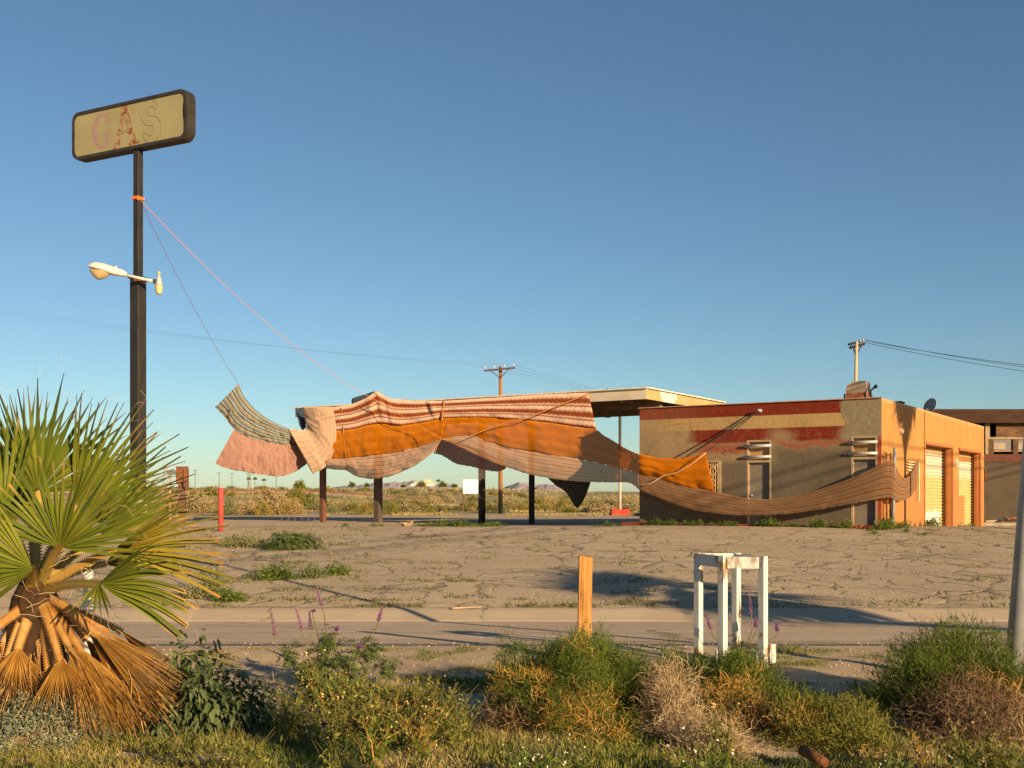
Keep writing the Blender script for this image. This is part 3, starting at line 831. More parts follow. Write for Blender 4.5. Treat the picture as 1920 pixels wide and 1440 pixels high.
# doors
def BP(u, z, n_=0): return BA + BU*u + UP*z + BN*n_
fx = (BU, BN, UP)
door_m = plain('taupe_door_paint', (.17,.145,.115), (.14,.12,.095), 3, .6, .08, .3)
frame_m = plain('door_frame_paint', (.34,.26,.17), (.27,.20,.13), 5, .7, .1, .2, 0, (.20,.13,.08), .3)
for (u0, u1, z0, z1), lt in ((D1, 2.57), (D2, 2.62)):
    cu = (u0+u1)/2; w_ = u1-u0
    m = MB()
    m.box(BP(u0+.03, (z0+z1)/2, -.07), (.06, .15, z1-z0), fx); m.box(BP(u1-.03, (z0+z1)/2, -.07), (.06, .15, z1-z0), fx)
    m.box(BP(cu, z1-.03, -.07), (w_-.122, .15, .06), fx); m.box(BP(cu, lt+.04, -.07), (w_-.122, .15, .08), fx)
    fr = m.build('door_frame', frame_m, bld)
    m = MB(); m.box(BP(cu, (z0+lt)/2, -.135), (w_-.124, .045, lt-z0-.01), fx)
    dr = m.build('door', door_m, bld)
    m = MB()
    m.lathe(BP(u0+.15, z0+1.02, -.11), [(.035,0),(.035,.02),(.02,.03),(.02,.06),(.04,.07),(.045,.10),(.02,.115)], 10, BN)
    m.build('door_handle', M['galv'], dr, True)
    m = MB(); m.lathe(BP(u0+.15, z0+.80, -.11), [(.03,0),(.03,.03)], 10, BN); m.build('lock', M['galv'], dr, True)
    m = MB(); m.box(BP(cu, (lt+z1)/2+.01, -.125), (w_-.124, .03, z1-lt-.15), fx)
    m.build('transom_board', M['osb'], bld)
    for hz in (z1-.20, lt+.19):
        m = MB(); m.tube([BP(u0-.08, hz, .07), BP(u1+.02, hz, .07)], .052, 12)
        m.box(BP(u0+.0, hz, .03), (.05,.08,.03), fx); m.box(BP(u1-.05, hz, .03), (.05,.08,.03), fx)
        m.box(BP(u0-.16, hz-.01, .06), (.12,.03,.025), fx)
        m.build('security_bar', M['louvre'], bld, True)
# window with scrolled grille
u0, u1, z0, z1 = WN
m = MB(); m.box(BP((u0+u1)/2, (z0+z1)/2, -.15), (u1-u0, .02, z1-z0), fx)
wd = m.build('window', plain('dark_pane', (.03,.03,.032), None, 3, .15, 0, .6), bld)
m = MB()
for a, b, c, d in ((u0-.05,u0+.03,z0-.05,z1+.05),(u1-.03,u1+.06,z0-.05,z1+.05)):
    m.box(BP((a+b)/2, (c+d)/2, .0), (b-a, .07, d-c), fx)
for z_ in (z0-.02, z1+.02): m.box(BP((u0+u1)/2, z_, .0), (u1-u0-.064, .07, .07), fx)
m.build('frame', frame_m, wd)
m = MB()
for k in range(5):
    u = u0+.05+(u1-u0-.1)*k/4
    m.box(BP(u, (z0+z1)/2, .03), (.022,.02,z1-z0-.08), fx)
for cz, r_ in ((z0+.35,.10),(z0+.75,.12)):
    for s_ in (-1,1):
        pts = [BP((u0+u1)/2 + s_*r_*(1-abs(t)/6), cz+r_*1.6*t/6, .045) for t in range(-6,7)]
        m.tube(pts, .011, 5)
for cx in (.25,.75):
    pts = [BP(u0+(u1-u0)*cx+.05*math.cos(a*.5), z1-.16+.07*math.sin(a*.5), .045) for a in range(0, 12)]
    m.tube(pts, .010, 5)
m.build('grille', plain('ivory_ironwork', (.60,.44,.23), (.5,.34,.17), 9, .5, .1), wd)
# hook near the roof edge
m = MB(); m.lathe(BP(4.46, 4.32, 0), [(.07,0),(.07,.02),(.03,.03),(.03,.14),(.055,.16),(.055,.2),(.02,.21)], 10, BN)
m.build('wall_hook', M['galv'], bld, True)
# roller doors
def EP(u, z, n_=0): return BC + EU*u + UP*z + EN*n_
ex = (EU, EN, UP)
def roller(u0, u1, z0, z1, second):
    g = N('roller_door_paint_b' if second else 'roller_door_paint_a'); p = g.pos()
    uu = g.math('SUBTRACT', g.math('ADD', g.math('MULTIPLY', g.xyz(p)[0], EU.x), g.math('MULTIPLY', g.xyz(p)[1], EU.y)), BC.dot(EU)+u0)
    zz = g.xyz(p)[2]; nz = g.noise(g.scale3(p, 1, 1, 1), 1.4, 4, .6)
    wob = g.math('MULTIPLY', g.math('SUBTRACT', nz, .5), .7)
    yel = g.mix(g.maprange(nz, .3, .7), (.43,.36,.16), (.38,.32,.14))
    wht = (.56,.55,.51)
    c = g.mix(g.maprange(g.math('ADD', zz, wob), 2.0, 2.4), yel, (.47,.44,.34))
    if not second:
        c = g.mix(g.math('MULTIPLY', g.maprange(g.math('ADD', zz, wob), .95, .75), g.maprange(uu, 4.3, 4.1)), c, wht)
        c = g.mix(g.math('MULTIPLY', g.maprange(g.math('ADD', zz, wob), 3.04, 3.1), .8), c, (.38,.185,.06))
    else:
        c = g.mix(g.math('MULTIPLY', g.maprange(g.math('ADD', zz, g.math('MULTIPLY', wob, .3)), 2.86, 2.9), .9), c, (.38,.185,.06))
        # an orange block with a bulging left side, a pale blot and a green dab above it
        e = g.math('ADD', .55, g.math('MULTIPLY', g.math('POWER', g.math('ABSOLUTE', g.math('SUBTRACT', zz, .95)), 2.0), .85))
        blk = g.math('MULTIPLY', g.math('GREATER_THAN', uu, e), g.math('MULTIPLY', g.math('LESS_THAN', uu, 3.0), g.math('LESS_THAN', zz, 1.42)))
        blot = g.math('MULTIPLY', g.math('LESS_THAN', g.math('ADD', uu, wob), .95), g.math('MULTIPLY', g.math('LESS_THAN', zz, 1.95), g.math('GREATER_THAN', zz, 1.1)))
        c = g.mix(blot, c, (.50,.45,.41))
        c = g.mix(blk, c, (.34,.175,.065))
        gd = g.math('MULTIPLY', g.math('LESS_THAN', uu, 1.15), g.math('MULTIPLY', g.math('LESS_THAN', zz, 2.02), g.math('GREATER_THAN', zz, 1.92)))
        c = g.mix(gd, c, (.19,.27,.09))
    mt = g.fin(c, .8, None, .15)
    m = MB(); pts = []
    k = 26; zb = z0+.14
    prof_ = []
    for i in range(k):
        a = zb+(z1-zb)*i/k; h = (z1-zb)/k
        prof_ += [(a,.0),(a+h*.22,.0),(a+h*.3,.03),(a+h*.5,.042),(a+h*.8,.03),(a+h*.9,.0)]
    prof_.append((z1,0))
    m.grid([[EP(u0+.08, z, -.36+n_), EP(u1-.08, z, -.36+n_)] for z, n_ in prof_])
    ro = m.build('roller_door', mt, bld)
    m = MB(); zz_ = []
    for i in range(k):
        a = zb+(z1-zb)*i/k; h = (z1-zb)/k
        zz_ += [(a+.02*h, .02), (a+.2*h, .055), (a+.7*h, .055), (a+.88*h, .02)]
    m.grid([[EP(u1-.10-w_, z, -.27), EP(u1-.10, z, -.27)] for z, w_ in zz_])
    m.build('slat_clip', M['rust'], ro)
    m = MB(); m.box(EP((u0+u1)/2, zb-.03, -.33), (u1-u0-.2,.06,.07), ex); m.build('bottom_bar', M['rust'], ro)
    m = MB()
    m.box(EP(u0+.05, (z0+z1)/2, -.14), (.10,.12,z1-z0), ex); m.box(EP(u1-.05, (z0+z1)/2, -.14), (.10,.12,z1-z0), ex)
    m.box(EP((u0+u1)/2, z1+.05, .02), (u1-u0+.3,.10,.10), ex)
    m.box(EP(u1+.06, (z0+z1)/2, .02), (.12,.08,z1-z0-.004), ex)
    m.build('door_surround', plain('orange_door_trim', (.36,.13,.04), (.30,.10,.033), 3, .7, .1), ro)
    return ro
roller(*R1, False); ro = roller(*R2, True); ro['label'] = 'roller door with an orange painted block'
m = MB()
m.tube([EP(5.95, -.6, .03), EP(5.95, 4.5, .03)], .022, 6)
for z_ in (.6,1.5,2.2,3.2,3.6): m.lathe(EP(5.75, z_, 0), [(.05,0),(.04,.04),(.01,.05)], 6, EN)
m.build('conduit', plain('orange_conduit', (.55,.22,.06), None, 3, .7, 0), bld)
m = MB()
m.lathe(EP(2.45, 3.62, 0), [(.13,0),(.12,.04),(.09,.09),(.02,.12)], 10, EN); m.box(EP(2.45, 3.78, .04), (.06,.08,.30), ex)
wlm = plain('old_wall_lamp', (.38,.26,.16), (.25,.15,.09), 6, .6, .1)
m.build('wall_lamp', wlm, bld)
m = MB(); m.box(EP(11.5, 2.75, .05), (.16,.10,.34), ex); m.build('wall_box', plain('pale_wall_box', (.60,.55,.46), None, 6, .6, .1), bld, bevel=.01)
# end bracket that carries the cloth on the orange wall
m = MB()
m.tube([EP(4.70, 1.25, .10), EP(4.70, 2.62, .10)], .03, 8)
for z_ in (1.35, 2.55): m.tube([EP(4.70, z_, 0), EP(4.70, z_, .12)], .02, 6)
for k in range(4): m.box(EP(3.9, 2.62-.1*k, .05), (1.3,.05,.045), ex)
m.build('wall_bracket', plain('chalky_bracket', (.62,.50,.34), (.45,.32,.2), 6, .6, .1), bld)

# things on the roof ----------------------------------------------------
dk = P(1606, 748, 35.6)
hood = thing('duct_hood', 'rusty quarter round sheet metal duct hood standing on the roof edge', 'duct', (dk.x, dk.y, BT))
m = MB()
prof_ = [(-.33,0),(-.33,.40)] + [(-.33+.34*(1-math.cos(math.radians(a))), .40+.28*math.sin(math.radians(a))) for a in range(15, 91, 15)] + [(.28,.68),(.33,.64),(.33,0)]
def HP(a, h, w_): return V((dk.x, dk.y, BT)) + BU*a + UP*h - BN*w_
m.prism([HP(a, h, -.1) for a, h in prof_], -BN*.6)
g = N('sun_bleached_duct'); p = g.obj(); z_ = g.xyz(p)[2]; nz = g.noise(p, 3, 5, .65)
c = g.mix(g.maprange(g.math('ADD', z_, g.math('MULTIPLY', nz, .2)), .42, .36), (.34,.25,.165), (.26,.085,.045))
c = g.mix(g.maprange(g.math('ADD', z_, g.math('MULTIPLY', nz, .1)), .17, .14), c, (.27,.23,.18))
m.build('hood', g.fin(c, .6, g.bump(nz, .2, .02), .3), hood, fixn=True)
m = MB(); m.box(V((dk.x, dk.y, BT+.02))-BN*.2, (.80,.75,.07), (BU,BN,UP)); m.build('base_frame', M['rust'], hood)
m = MB(); m.tube([HP(-.42,.0,.1), HP(-.42,.30,.1)], .03, 8); m.tube([HP(-.45,.14,.1), HP(-.95,-.05,.1)], .025, 6)
m.build('strut', M['pale_wood'], hood)
pf = P(1634, 735, 35.2)
pipe = MB(); pipe.tube([V((pf.x, pf.y, BT-.1)), V((pf.x, pf.y, BT+.16)), P(1632,733,35.2), P(1641,725,35.2)], .035, 8)
pipe.lathe(P(1640,725.5,35.2), [(.05,0),(.065,.03),(.065,.07),(.04,.09)], 12, V((.6,-.7,.3)).normalized())
tag(pipe.build('roof_pipe', M['black_steel'], None, True, origin=(pf.x, pf.y, BT-.1)), 'black bent vent pipe beside the rusty duct hood on the roof', 'pipe')
hb = P(1671, 750, 37.5)
m = MB(); m.box(V((hb.x+.1, hb.y, BT+.03)), (.55,.6,.20), ax); m.box(V((hb.x+.1, hb.y, BT+.14)), (.62,.66,.04), ax)
tag(m.build('roof_hatch', M['dark_wood'], origin=(hb.x, hb.y, BT)), 'low dark box hatch on the roof corner above the orange wall', 'hatch')
dp = P(1746, 765, 42.5)
dish = thing('satellite_dish', 'small grey satellite dish on a stub mast above the orange wall', 'satellite dish', (dp.x, dp.y, BT-.3))
m = MB(); m.tube([V((dp.x, dp.y, BT-.3)), V((dp.x, dp.y, BT+.35))], .028, 8); m.build('mast', M['grey_paint'], dish)
m = MB(); rows = []
dn = V((-.80,-.45,.35)).normalized(); dx_ = dn.cross(UP).normalized(); dy_ = dx_.cross(dn)
for i in range(6):
    r_ = .30*i/5+.001
    rows.append([V((dp.x, dp.y, BT+.40)) + dx_*(r_*math.cos(a*math.pi/10)) + dy_*(r_*1.1*math.sin(a*math.pi/10)) + dn*(.9*r_*r_) for a in range(21)])
m.grid(rows); m.build('reflector', plain('grey_dish_paint', (.32,.32,.32), None, 5, .6, 0), dish, True, thick=.012)
m = MB(); m.tube([V((dp.x, dp.y, BT+.2)), V((dp.x, dp.y, BT+.2))+dn*.3], .014, 6); m.build('feed_arm', M['galv'], dish)

# ------------------------------------------------------------------ gutted building behind
rx0, rx1, ry = 22.5, 42.0, 57.5
RG = zt(26, ry)-.1
ruin = thing('derelict_building', 'derelict building with dark timber fascia, empty window bays and boarded panels', 'building', ((rx0+rx1)/2, ry+4, RG))
fas = plain('charred_fascia', (.055,.028,.018), (.036,.019,.014), 2, .9, .4, .1, 0, (.10,.06,.04), .3, (.4,1,3))
m = MB(); m.bbox_((rx0, ry-.5, 5.26), (rx1, ry+8.5, 6.0)); m.build('roof', fas, ruin)
m = MB(); m.bbox_((rx0, ry-.04, RG-.5), (rx1, ry+.16, 3.18))
g = N('ruin_stucco'); p = g.pos(); nz = g.noise(p, .7, 5, .6); n2 = g.noise(p, 7, 5, .6)
c = g.mix(g.maprange(nz, .3, .7), (.072,.056,.04), (.056,.044,.031))  # stucco colour darkened to stand for grazing sun on this wall
m.build('lower_wall', g.fin(c, .92, g.bump(n2, .5, .04), .12), ruin)
m = MB(); m.bbox_((rx0, ry-.10, 3.184), (rx1, ry+.2, 3.60)); m.build('sill_beam', plain('sill_timber', (.10,.034,.02), (.07,.026,.016), 3, .9, .3), ruin)
m = MB(); m.bbox_((rx0, ry+3.2, 3.0), (rx1, ry+3.3, 5.3)); m.bbox_((rx0, ry+.3, 3.0),(rx1, ry+3.1, 3.1)); m.build('interior', M['black_void'], ruin)  # near-black slabs paint the unlit depth behind the bays
m = MB()
fr_w = plain('bleached_stud', (.30,.22,.13), (.20,.14,.085), 4, .9, .3)
pxs = lambda px: (px-960)/F*ry
for px, w_ in ((1762,.3),(1812,.22),(1851.5,.24),(1820,.10)):
    m.bbox_((pxs(px)-w_/2, ry-.02, 3.61), (pxs(px)+w_/2, ry+.14, 5.255))
m.bbox_((pxs(1848), ry+.02, 4.42), (rx1, ry+.12, 4.53)); m.bbox_((pxs(1850), ry+.02, 3.74), (rx1, ry+.1, 3.80))
m.build('stud', fr_w, ruin)
wpm = plain('dark_stud', (.09,.05,.03), (.06,.035,.02), 4, .9, .3)
for px in (1904, 1858):
    m = MB(); m.bbox_((pxs(px)-.14, ry-.03, 3.61), (pxs(px)+.14, ry+.13, 4.415)); m.build('window_post', wpm, ruin)
m = MB(); m.bbox_((pxs(1868), ry+.01, 4.54), (rx1, ry+.06, 5.255)); m.build('boarded_panel', plain('burnt_board', (.15,.082,.043), (.08,.045,.028), 1.6, .9, .4, .1, 0, (.32,.21,.12), .3, (1,1,2.5)), ruin)
m = MB(); m.bbox_((pxs(1860), ry+.07, 3.81), (pxs(1901), ry+.11, 4.41)); m.bbox_((pxs(1908), ry+.07, 3.81), (rx1, ry+.11, 4.41)); m.build('grey_panel', plain('grey_window_board', (.14,.137,.135), (.12,.115,.11), 2, .8, .1), ruin)
ppm = plain('pale_window_board', (.28,.22,.155), None, 2, .8, .1)
for q0, q1 in ((1861, 1886), (1909, 1928)):
    m = MB(); m.bbox_((pxs(q0), ry+.04, 3.86), (pxs(q1), ry+.065, 4.22)); m.build('pale_panel', ppm, ruin)
m = MB(); m.bbox_((pxs(1846), ry-.08, 2.2), (pxs(1849), ry-.045, 2.75)); m.bbox_((pxs(1850), ry-.07, 2.2), (pxs(1851), ry-.045, 2.7)); m.build('conduit', M['rust'], ruin)
m = MB(); m.bbox_((rx0, ry+8.3, RG-.5), (rx1, ry+8.5, 5.3)); m.bbox_((rx0, ry+.2, RG-.5), (rx0+.2, ry+8.3, 5.25)); m.bbox_((rx1-.2, ry+.2, RG-.5), (rx1, ry+8.3, 5.25)); m.build('rear_wall', fas, ruin)
m = MB(); m.bbox_((rx0+1, ry-2.3, RG-.4), (rx1, ry-.1, RG+.28))
tag(m.build('loading_ledge', plain('broken_concrete', (.30,.25,.18), (.22,.18,.13), 2, .9, .4, .1), origin=(30, ry-1.2, RG)), 'low concrete ledge along the foot of the derelict building', 'ledge')
for k, (px, a_) in enumerate(((1863, .1), (1885, -.15), (1876, .45))):
    m = MB(); c_ = V((pxs(px), ry-1.0-.3*k, RG+.36+.1*k)); d_ = V((math.cos(a_), .1, math.sin(a_)*.6)).normalized()
    m.box(c_, (1.9-.5*k, .14, .10), (d_, V((-d_.y, d_.x, 0)).normalized(), d_.cross(V((-d_.y, d_.x, 0)).normalized())))
    tag(m.build('broken_plank', M['dark_wood'] if k else M['pale_wood']), ['bleached plank lying on the ledge of the derelict building', 'dark plank lying flat right of the bleached plank on the ledge', 'short dark stick jutting up from the rubble on the ledge'][k], 'plank', 'rubble on the ledge')

# ------------------------------------------------------------------ utility poles and wires
def wire(m, a, b, sag, r, k=14):
    m.tube([a.lerp(b, i/k) - UP*(sag*4*(i/k)*(1-i/k)) for i in range(k+1)], r, 4, False)
UD = 86
UPx = P(938.5, 960, UD); ugz = zt(UPx.x, UD)
util = thing('utility_pole', 'brown wooden utility pole with one crossarm standing behind the draped canopy', 'utility pole', (UPx.x, UD, ugz))
top = P(938.5, 687, UD)
m = MB(); m.tube([V((UPx.x, UD, ugz-.3)), top], [.19,.14], 12)
g = N('creosoted_pole'); p = g.pos(); z_ = g.xyz(p)[2]; nz = g.noise(g.scale3(p, 4, 4, .5), 2, 5, .6)
c = g.mix(g.maprange(nz, .3, .7), (.33,.155,.055), (.24,.105,.04))
c = g.mix(g.maprange(g.math('ADD', z_, g.math('MULTIPLY', nz, 1.2)), 2.6, 2.2), c, (.02,.016,.014))
m.build('pole', g.fin(c, .85, g.bump(nz, .3, .02), .15), util, True)
ca = P(908, 695.5, UD+.2); cb = P(966, 690, UD-.8)
m = MB(); cd = (cb-ca).normalized()
m.box((ca+cb)/2+V((0,-.15,0)), ((cb-ca).length, .12, .13), (cd, V((-cd.y,cd.x,0)).normalized(), cd.cross(V((-cd.y,cd.x,0)).normalized())))
m.build('crossarm', M['dark_wood'], util)
m = MB(); m.tube([ca.lerp(cb,.20)+V((0,-.2,-.05)), P(938,709,UD-.2)], .03, 6); m.tube([ca.lerp(cb,.80)+V((0,-.2,-.05)), P(938,709,UD-.2)], .03, 6)
m.build('brace', M['black_steel'], util)
ins = []
for t_ in (.03, .33, .66, .95):
    q = ca.lerp(cb, t_)+V((0,-.15,.08)); ins.append(q+UP*.2)
    m = MB(); m.lathe(q, [(.02,0),(.02,.1),(.06,.11),(.07,.16),(.05,.2),(.06,.22),(.03,.26)], 8); m.build('insulator', M['ceramic'], util, True)
lefts = [P(-160, y_, 48) for y_ in (560, 568, 576, 584)]
for q, e, y_ in zip(ins, lefts, (0,1,2,3)):
    m = MB(); wire(m, q, V(e)+V((-3.0,-4,.3)), .45, .0032, 24)
    tag(m.build('power_wire', M['wire'], origin=q), 'thin grey power wire sweeping left from the wooden pole across the sky', 'wire', 'wires left of the wooden pole')
fars = [P(1420, y_, 170) for y_ in (795, 797, 800, 802)]
for q, e in zip(ins, fars):
    m = MB(); wire(m, q, e, .5, .0075, 20)
    tag(m.build('power_wire', M['wire'], origin=q), 'faint power wire dropping right from the wooden pole towards the roof', 'wire', 'wires right of the wooden pole')
# pole behind the roof on the right
d2 = 60
a2 = P(1603, 712, d2); t2 = P(1606, 642, d2); g2 = zt(a2.x, d2)
up2 = thing('utility_pole', 'pale utility pole with a short crossarm rising behind the rusty duct hood', 'utility pole', (a2.x, d2, g2))
m = MB(); m.tube([V((a2.x-.12, d2, g2-.3)), t2], [.14,.085], 10); m.build('pole', plain('bleached_pole', (.46,.35,.21), (.38,.28,.16), 3, .85, .2, .15, 0, None, 0, (4,4,.5)), up2, True)
ca2 = P(1594, 652, d2-.2); cb2 = P(1620, 645, d2+1.4)
cd = (cb2-ca2).normalized(); cs = V((-cd.y,cd.x,0)).normalized()
m = MB(); m.box((ca2+cb2)/2, ((cb2-ca2).length, .12, .14), (cd, cs, cd.cross(cs))); m.box((ca2+cb2)/2+UP*.18+cs*.12, ((cb2-ca2).length*.9, .12, .12), (cd, cs, cd.cross(cs))); m.build('crossarm', M['black_steel'], up2)
m = MB(); m.tube([ca2.lerp(cb2,.2), P(1604.5,668,d2)], .03, 6); m.tube([ca2.lerp(cb2,.85), P(1605,668,d2)], .03, 6); m.build('brace', M['black_steel'], up2)
for k, (t_, ye) in enumerate(((.75, 672), (.95, 681), (.5, 692))):
    q = ca2.lerp(cb2, t_)+UP*.28
    m = MB(); m.lathe(q-UP*.22, [(.02,0),(.02,.1),(.06,.11),(.06,.17),(.03,.22)], 8); m.build('insulator', M['ceramic'], up2, True)
    m = MB(); e = P(2200, ye+38, 52); wire(m, q, e, -.0 + .25, .017, 24)
    tag(m.build('power_wire', M['wire'], origin=q), ['uppermost dark wire running right from the pale pole', 'middle dark wire running right from the pale pole', 'lowest dark wire running right from the pale pole'][k], 'wire', 'wires right of the pale pole')

# ------------------------------------------------------------------ smaller things on the lot
def ground_at(px, d): 
    x = (px-960)/F*d
    return V((x, d, zt(x, d)))
# thin lamp post on a red block
b = ground_at(1162.5, 80)
tp = thing('light_pole', 'thin black and white pole standing in a red painted concrete block', 'pole', b)
m = MB(); m.bbox_((b.x-.70, b.y-.7, b.z-.1), (b.x+.68, b.y+.7, b.z+.46)); m.build('concrete_base', plain('red_block_paint', (.50,.055,.03), (.42,.04,.025), 3, .8, .2, .2, 0, (.55,.40,.30), .15), tp, bevel=.03)
g = N('half_white_pole'); p = g.pos(); z_ = g.xyz(p)[2]; nz = g.noise(p, 2, 4)
c = g.mix(g.maprange(g.math('ADD', z_, g.math('MULTIPLY', nz, .4)), 4.3, 4.2), (.055,.05,.045), (.62,.57,.48))
m = MB(); m.tube([b+UP*.4, b+UP*7.6], .11, 10); m.build('shaft', g.fin(c, .6), tp, True)
# red bollard
b = ground_at(414, 32.6)
m = MB(); m.lathe(b-UP*.15, [(.078,0),(.078,1.42),(.07,1.455),(.04,1.47)], 18)
tag(m.build('bollard', plain('faded_red_paint', (.50,.060,.05), (.44,.05,.045), 2, .65, .08, .3, 0, (.56,.13,.10), .25), None, True, origin=b), 'faded pinkish red steel bollard at the left edge of the lot', 'bollard')
# weathered post with rusty box, and small sign beyond
b = ground_at(341, 36)
pb = thing('meter_post', 'weathered brown post carrying a rusty metal box beside the palm', 'post', b)
m = MB(); m.box(b+UP*.72, (.20,.16,1.70)); m.build('post', M['dark_wood'], pb)
m = MB(); m.box(V((P(342,890,36).x, 36-.02, P(342,890,36).z+.0)), (.34,.30,.55)); m.box(P(349,897,35.9), (.12,.24,.62)); m.build('metal_box', M['rust'], pb, bevel=.015)
b = ground_at(319, 50)
sb = thing('small_sign', 'small blue grey sign board on a thin brown post behind the rusty box', 'sign', b)
m = MB(); m.box(b+UP*1.1, (.09,.07,2.5)); m.build('post', M['pale_wood'], sb)
m = MB(); q = P(326, 886.5, 49.9); m.box(q, (.62,.04,.19)); m.build('board', plain('blue_grey_board', (.12,.14,.16), (.09,.10,.12), 4, .6, .05), sb)
# blank white billboard
b = ground_at(886, 95)
bb = thing('billboard', 'blank white board on two thin posts in the scrub beyond the canopy', 'billboard', b)
m = MB(); q = P(886.5, 912.5, 95); m.box(q, (1.75,.12,1.24)); m.build('board', M['white_board'], bb)
m = MB(); m.box(V((q.x-.85, 95.12, b.z+1.2)), (.12,.10,2.8)); m.build('leg', M['dark_wood'], bb)
m = MB(); m.box(V((q.x+.85, 95.12, b.z+1.2)), (.12,.10,2.8)); m.build('leg', M['dark_wood'], bb)
# debris
m = MB(); b = ground_at(763, 35.6)
rr = random.Random(5)
for i in range(9):
    c_ = b+V((rr.uniform(-.16,.16), rr.uniform(-.1,.1), .03+.02*i*.6))
    d_ = V((rr.uniform(-1,1), rr.uniform(-1,1), rr.uniform(-.4,.4))).normalized(); e_ = d_.cross(V((.1,.3,1))).normalized()
    m.box(c_, (rr.uniform(.15,.36), rr.uniform(.05,.14), .03), (d_, e_, d_.cross(e_)))
tag(m.build('debris_pile', plain('tan_debris', (.42,.28,.16), (.30,.18,.10), 9, .9, .2), origin=b), 'small heap of tan scrap on the lot under the canopy', 'debris')

# ------------------------------------------------------------------ verge furniture
# stake
g = N('split_cedar'); p = g.obj(); ps = g.scale3(p, 9, 9, .55)
nz = g.noise(g.scale3(p, 17, 17, .8), 1.6, 5, .7, .9); nk = g.noise(g.scale3(p, 6, 6, 2.0), 1.2, 3)
w_ = g.math('ADD', g.math('MULTIPLY', nz, .75), g.math('MULTIPLY', nk, .35))
c = g.ramp(w_, [(.40,(.10,.038,.010)), (.47,(.26,.12,.03)), (.56,(.35,.175,.045)), (.70,(.43,.25,.085))])
cedar = g.fin(c, .75, g.bump(w_, .35, .008), .2)
b = V(((1094-960)/F*9.9, 9.9, 0))
m = MB()
tl = V((.02, .01, .99))
w0 = .062
m.add([b+V((-w0,-.05,-.3)), b+V((w0,-.05,-.3)), b+V((w0,.05,-.3)), b+V((-w0,.05,-.3)),
       b+tl+V((-w0,-.05,.0)), b+tl+V((w0,-.05,-.022)), b+tl+V((w0,.05,-.018)), b+tl+V((-w0,.05,.004))],
      [(0,1,5,4),(1,2,6,5),(2,3,7,6),(3,0,4,7),(4,5,6,7)])
tag(m.build('wooden_stake', cedar, origin=b, bevel=.006), 'rough orange brown wooden stake in the green shrub at the roadside', 'stake')
b = V(((875-960)/F*16.6, 16.6, -.235)); m = MB(); m.box(b+UP*.015, (.46,.04,.025), (V((.98,.2,.03)).normalized(), V((-.2,.98,0)).normalized(), UP))
tag(m.build('wood_scrap', plain('dusty_wood', (.34,.26,.16), (.26,.19,.12), 9, .9, .2), origin=b), 'pale scrap of wood lying on the edge of the kerb', 'wood scrap')
# white timber stand : four legs joined by top rails
g = N('flaking_white_paint'); p = g.obj(); ps = g.scale3(p, 7, 7, 1.6)
nz = g.noise(ps, 2.2, 6, .68); nb = g.noise(p, 2.2, 3, .5)
bare = g.math('MULTIPLY', g.maprange(nz, .53, .56), g.maprange(nb, .42, .55))
woodc = g.mix(g.noise(g.scale3(p, 30, 30, 2), 2, 3), (.30,.20,.10), (.20,.14,.08))
wc = g.mix(g.maprange(g.noise(p, 3, 4), .3, .7), (.58,.575,.53), (.50,.49,.45))
wp = g.fin(g.mix(bare, wc, woodc), .7, g.bump(nz, .35, .01), .25)
W0 = P(1430, 1255, 9.1); hh = 1.03
stc = V((( 1371-960)/F*9.7, 9.7, 0))
stand = thing('timber_stand', 'flaking white timber stand of four legs joined by rails at the top', 'stand', stc)
def leg_pt(px, d): return V(((px-960)/F*d, d, 0))
fr_ = leg_pt(1430.5, 9.4)    # nearest, right
lf_ = leg_pt(1309.5, 9.92)    # far left
nl_ = leg_pt(1355, 9.5)       # near left
bk2 = leg_pt(1380.5, 9.92)     # back
ztop = [EYE-(1042-922)/F*9.05, EYE-(1038-922)/F*10.0, EYE-(1040-922)/F*9.35, EYE-(1045-922)/F*9.95]
u_ = (fr_-nl_).normalized(); v_ = V((-u_.y, u_.x, 0)); lx = (u_, v_, UP)
TOP = 1.012
u45 = V((.66,-.75,0)).normalized(); v45 = V((.75,.66,0)).normalized()
for q in (fr_, lf_, nl_, bk2):
    m = MB(); m.box(q+UP*((TOP-.25)/2), (.063,.063,TOP+.25), (u45, v45, UP)); m.build('leg', wp, stand, bevel=.004)
def rail(a, b, z, h=.105, t_=.036, ins=.034):
    m = MB(); d_ = (b-a).normalized(); n_ = V((-d_.y, d_.x, 0))
    m.box((a+b)/2+UP*z, ((b-a).length-2*ins, t_, h), (d_, n_, UP)); m.build('rail', wp, stand, bevel=.004)
rail(nl_, fr_, TOP-.06); rail(lf_, nl_, TOP-.058); rail(lf_, bk2, TOP-.056); rail(bk2, fr_, TOP-.062)
m = MB(); m.box(nl_.lerp(fr_, .5)+UP*.10+V((.0,.14,0)), (.42,.09,.11), lx); m.build('block', wp, stand)
m = MB(); m.box(fr_+V((.075,.10,.14)), (.09,.09,.17), (u45, v45, UP)); m.build('block', wp, stand)
# leaning galvanised lamp post at the right edge
lb_ = V(((1893-960)/F*8.6, 8.6, -.2)); lean = P(1928, 860, 8.6) - P(1901, 1187, 8.6)
lt_ = V((lb_.x, lb_.y, 0)) + lean.normalized()*5.0
sp_ = thing('steel_pole', 'leaning galvanised steel pole rising out of the picture at the right edge', 'pole', (lb_.x, lb_.y, 0))
m = MB(); m.tube([lb_, lt_], [.064,.052], 18); m.build('post', M['galv'], sp_, True)
m = MB(); m.lathe(lt_, [(.056,0),(.056,.03),(.02,.05)], 14, lean.normalized()); m.build('cap', M['galv'], sp_, True)
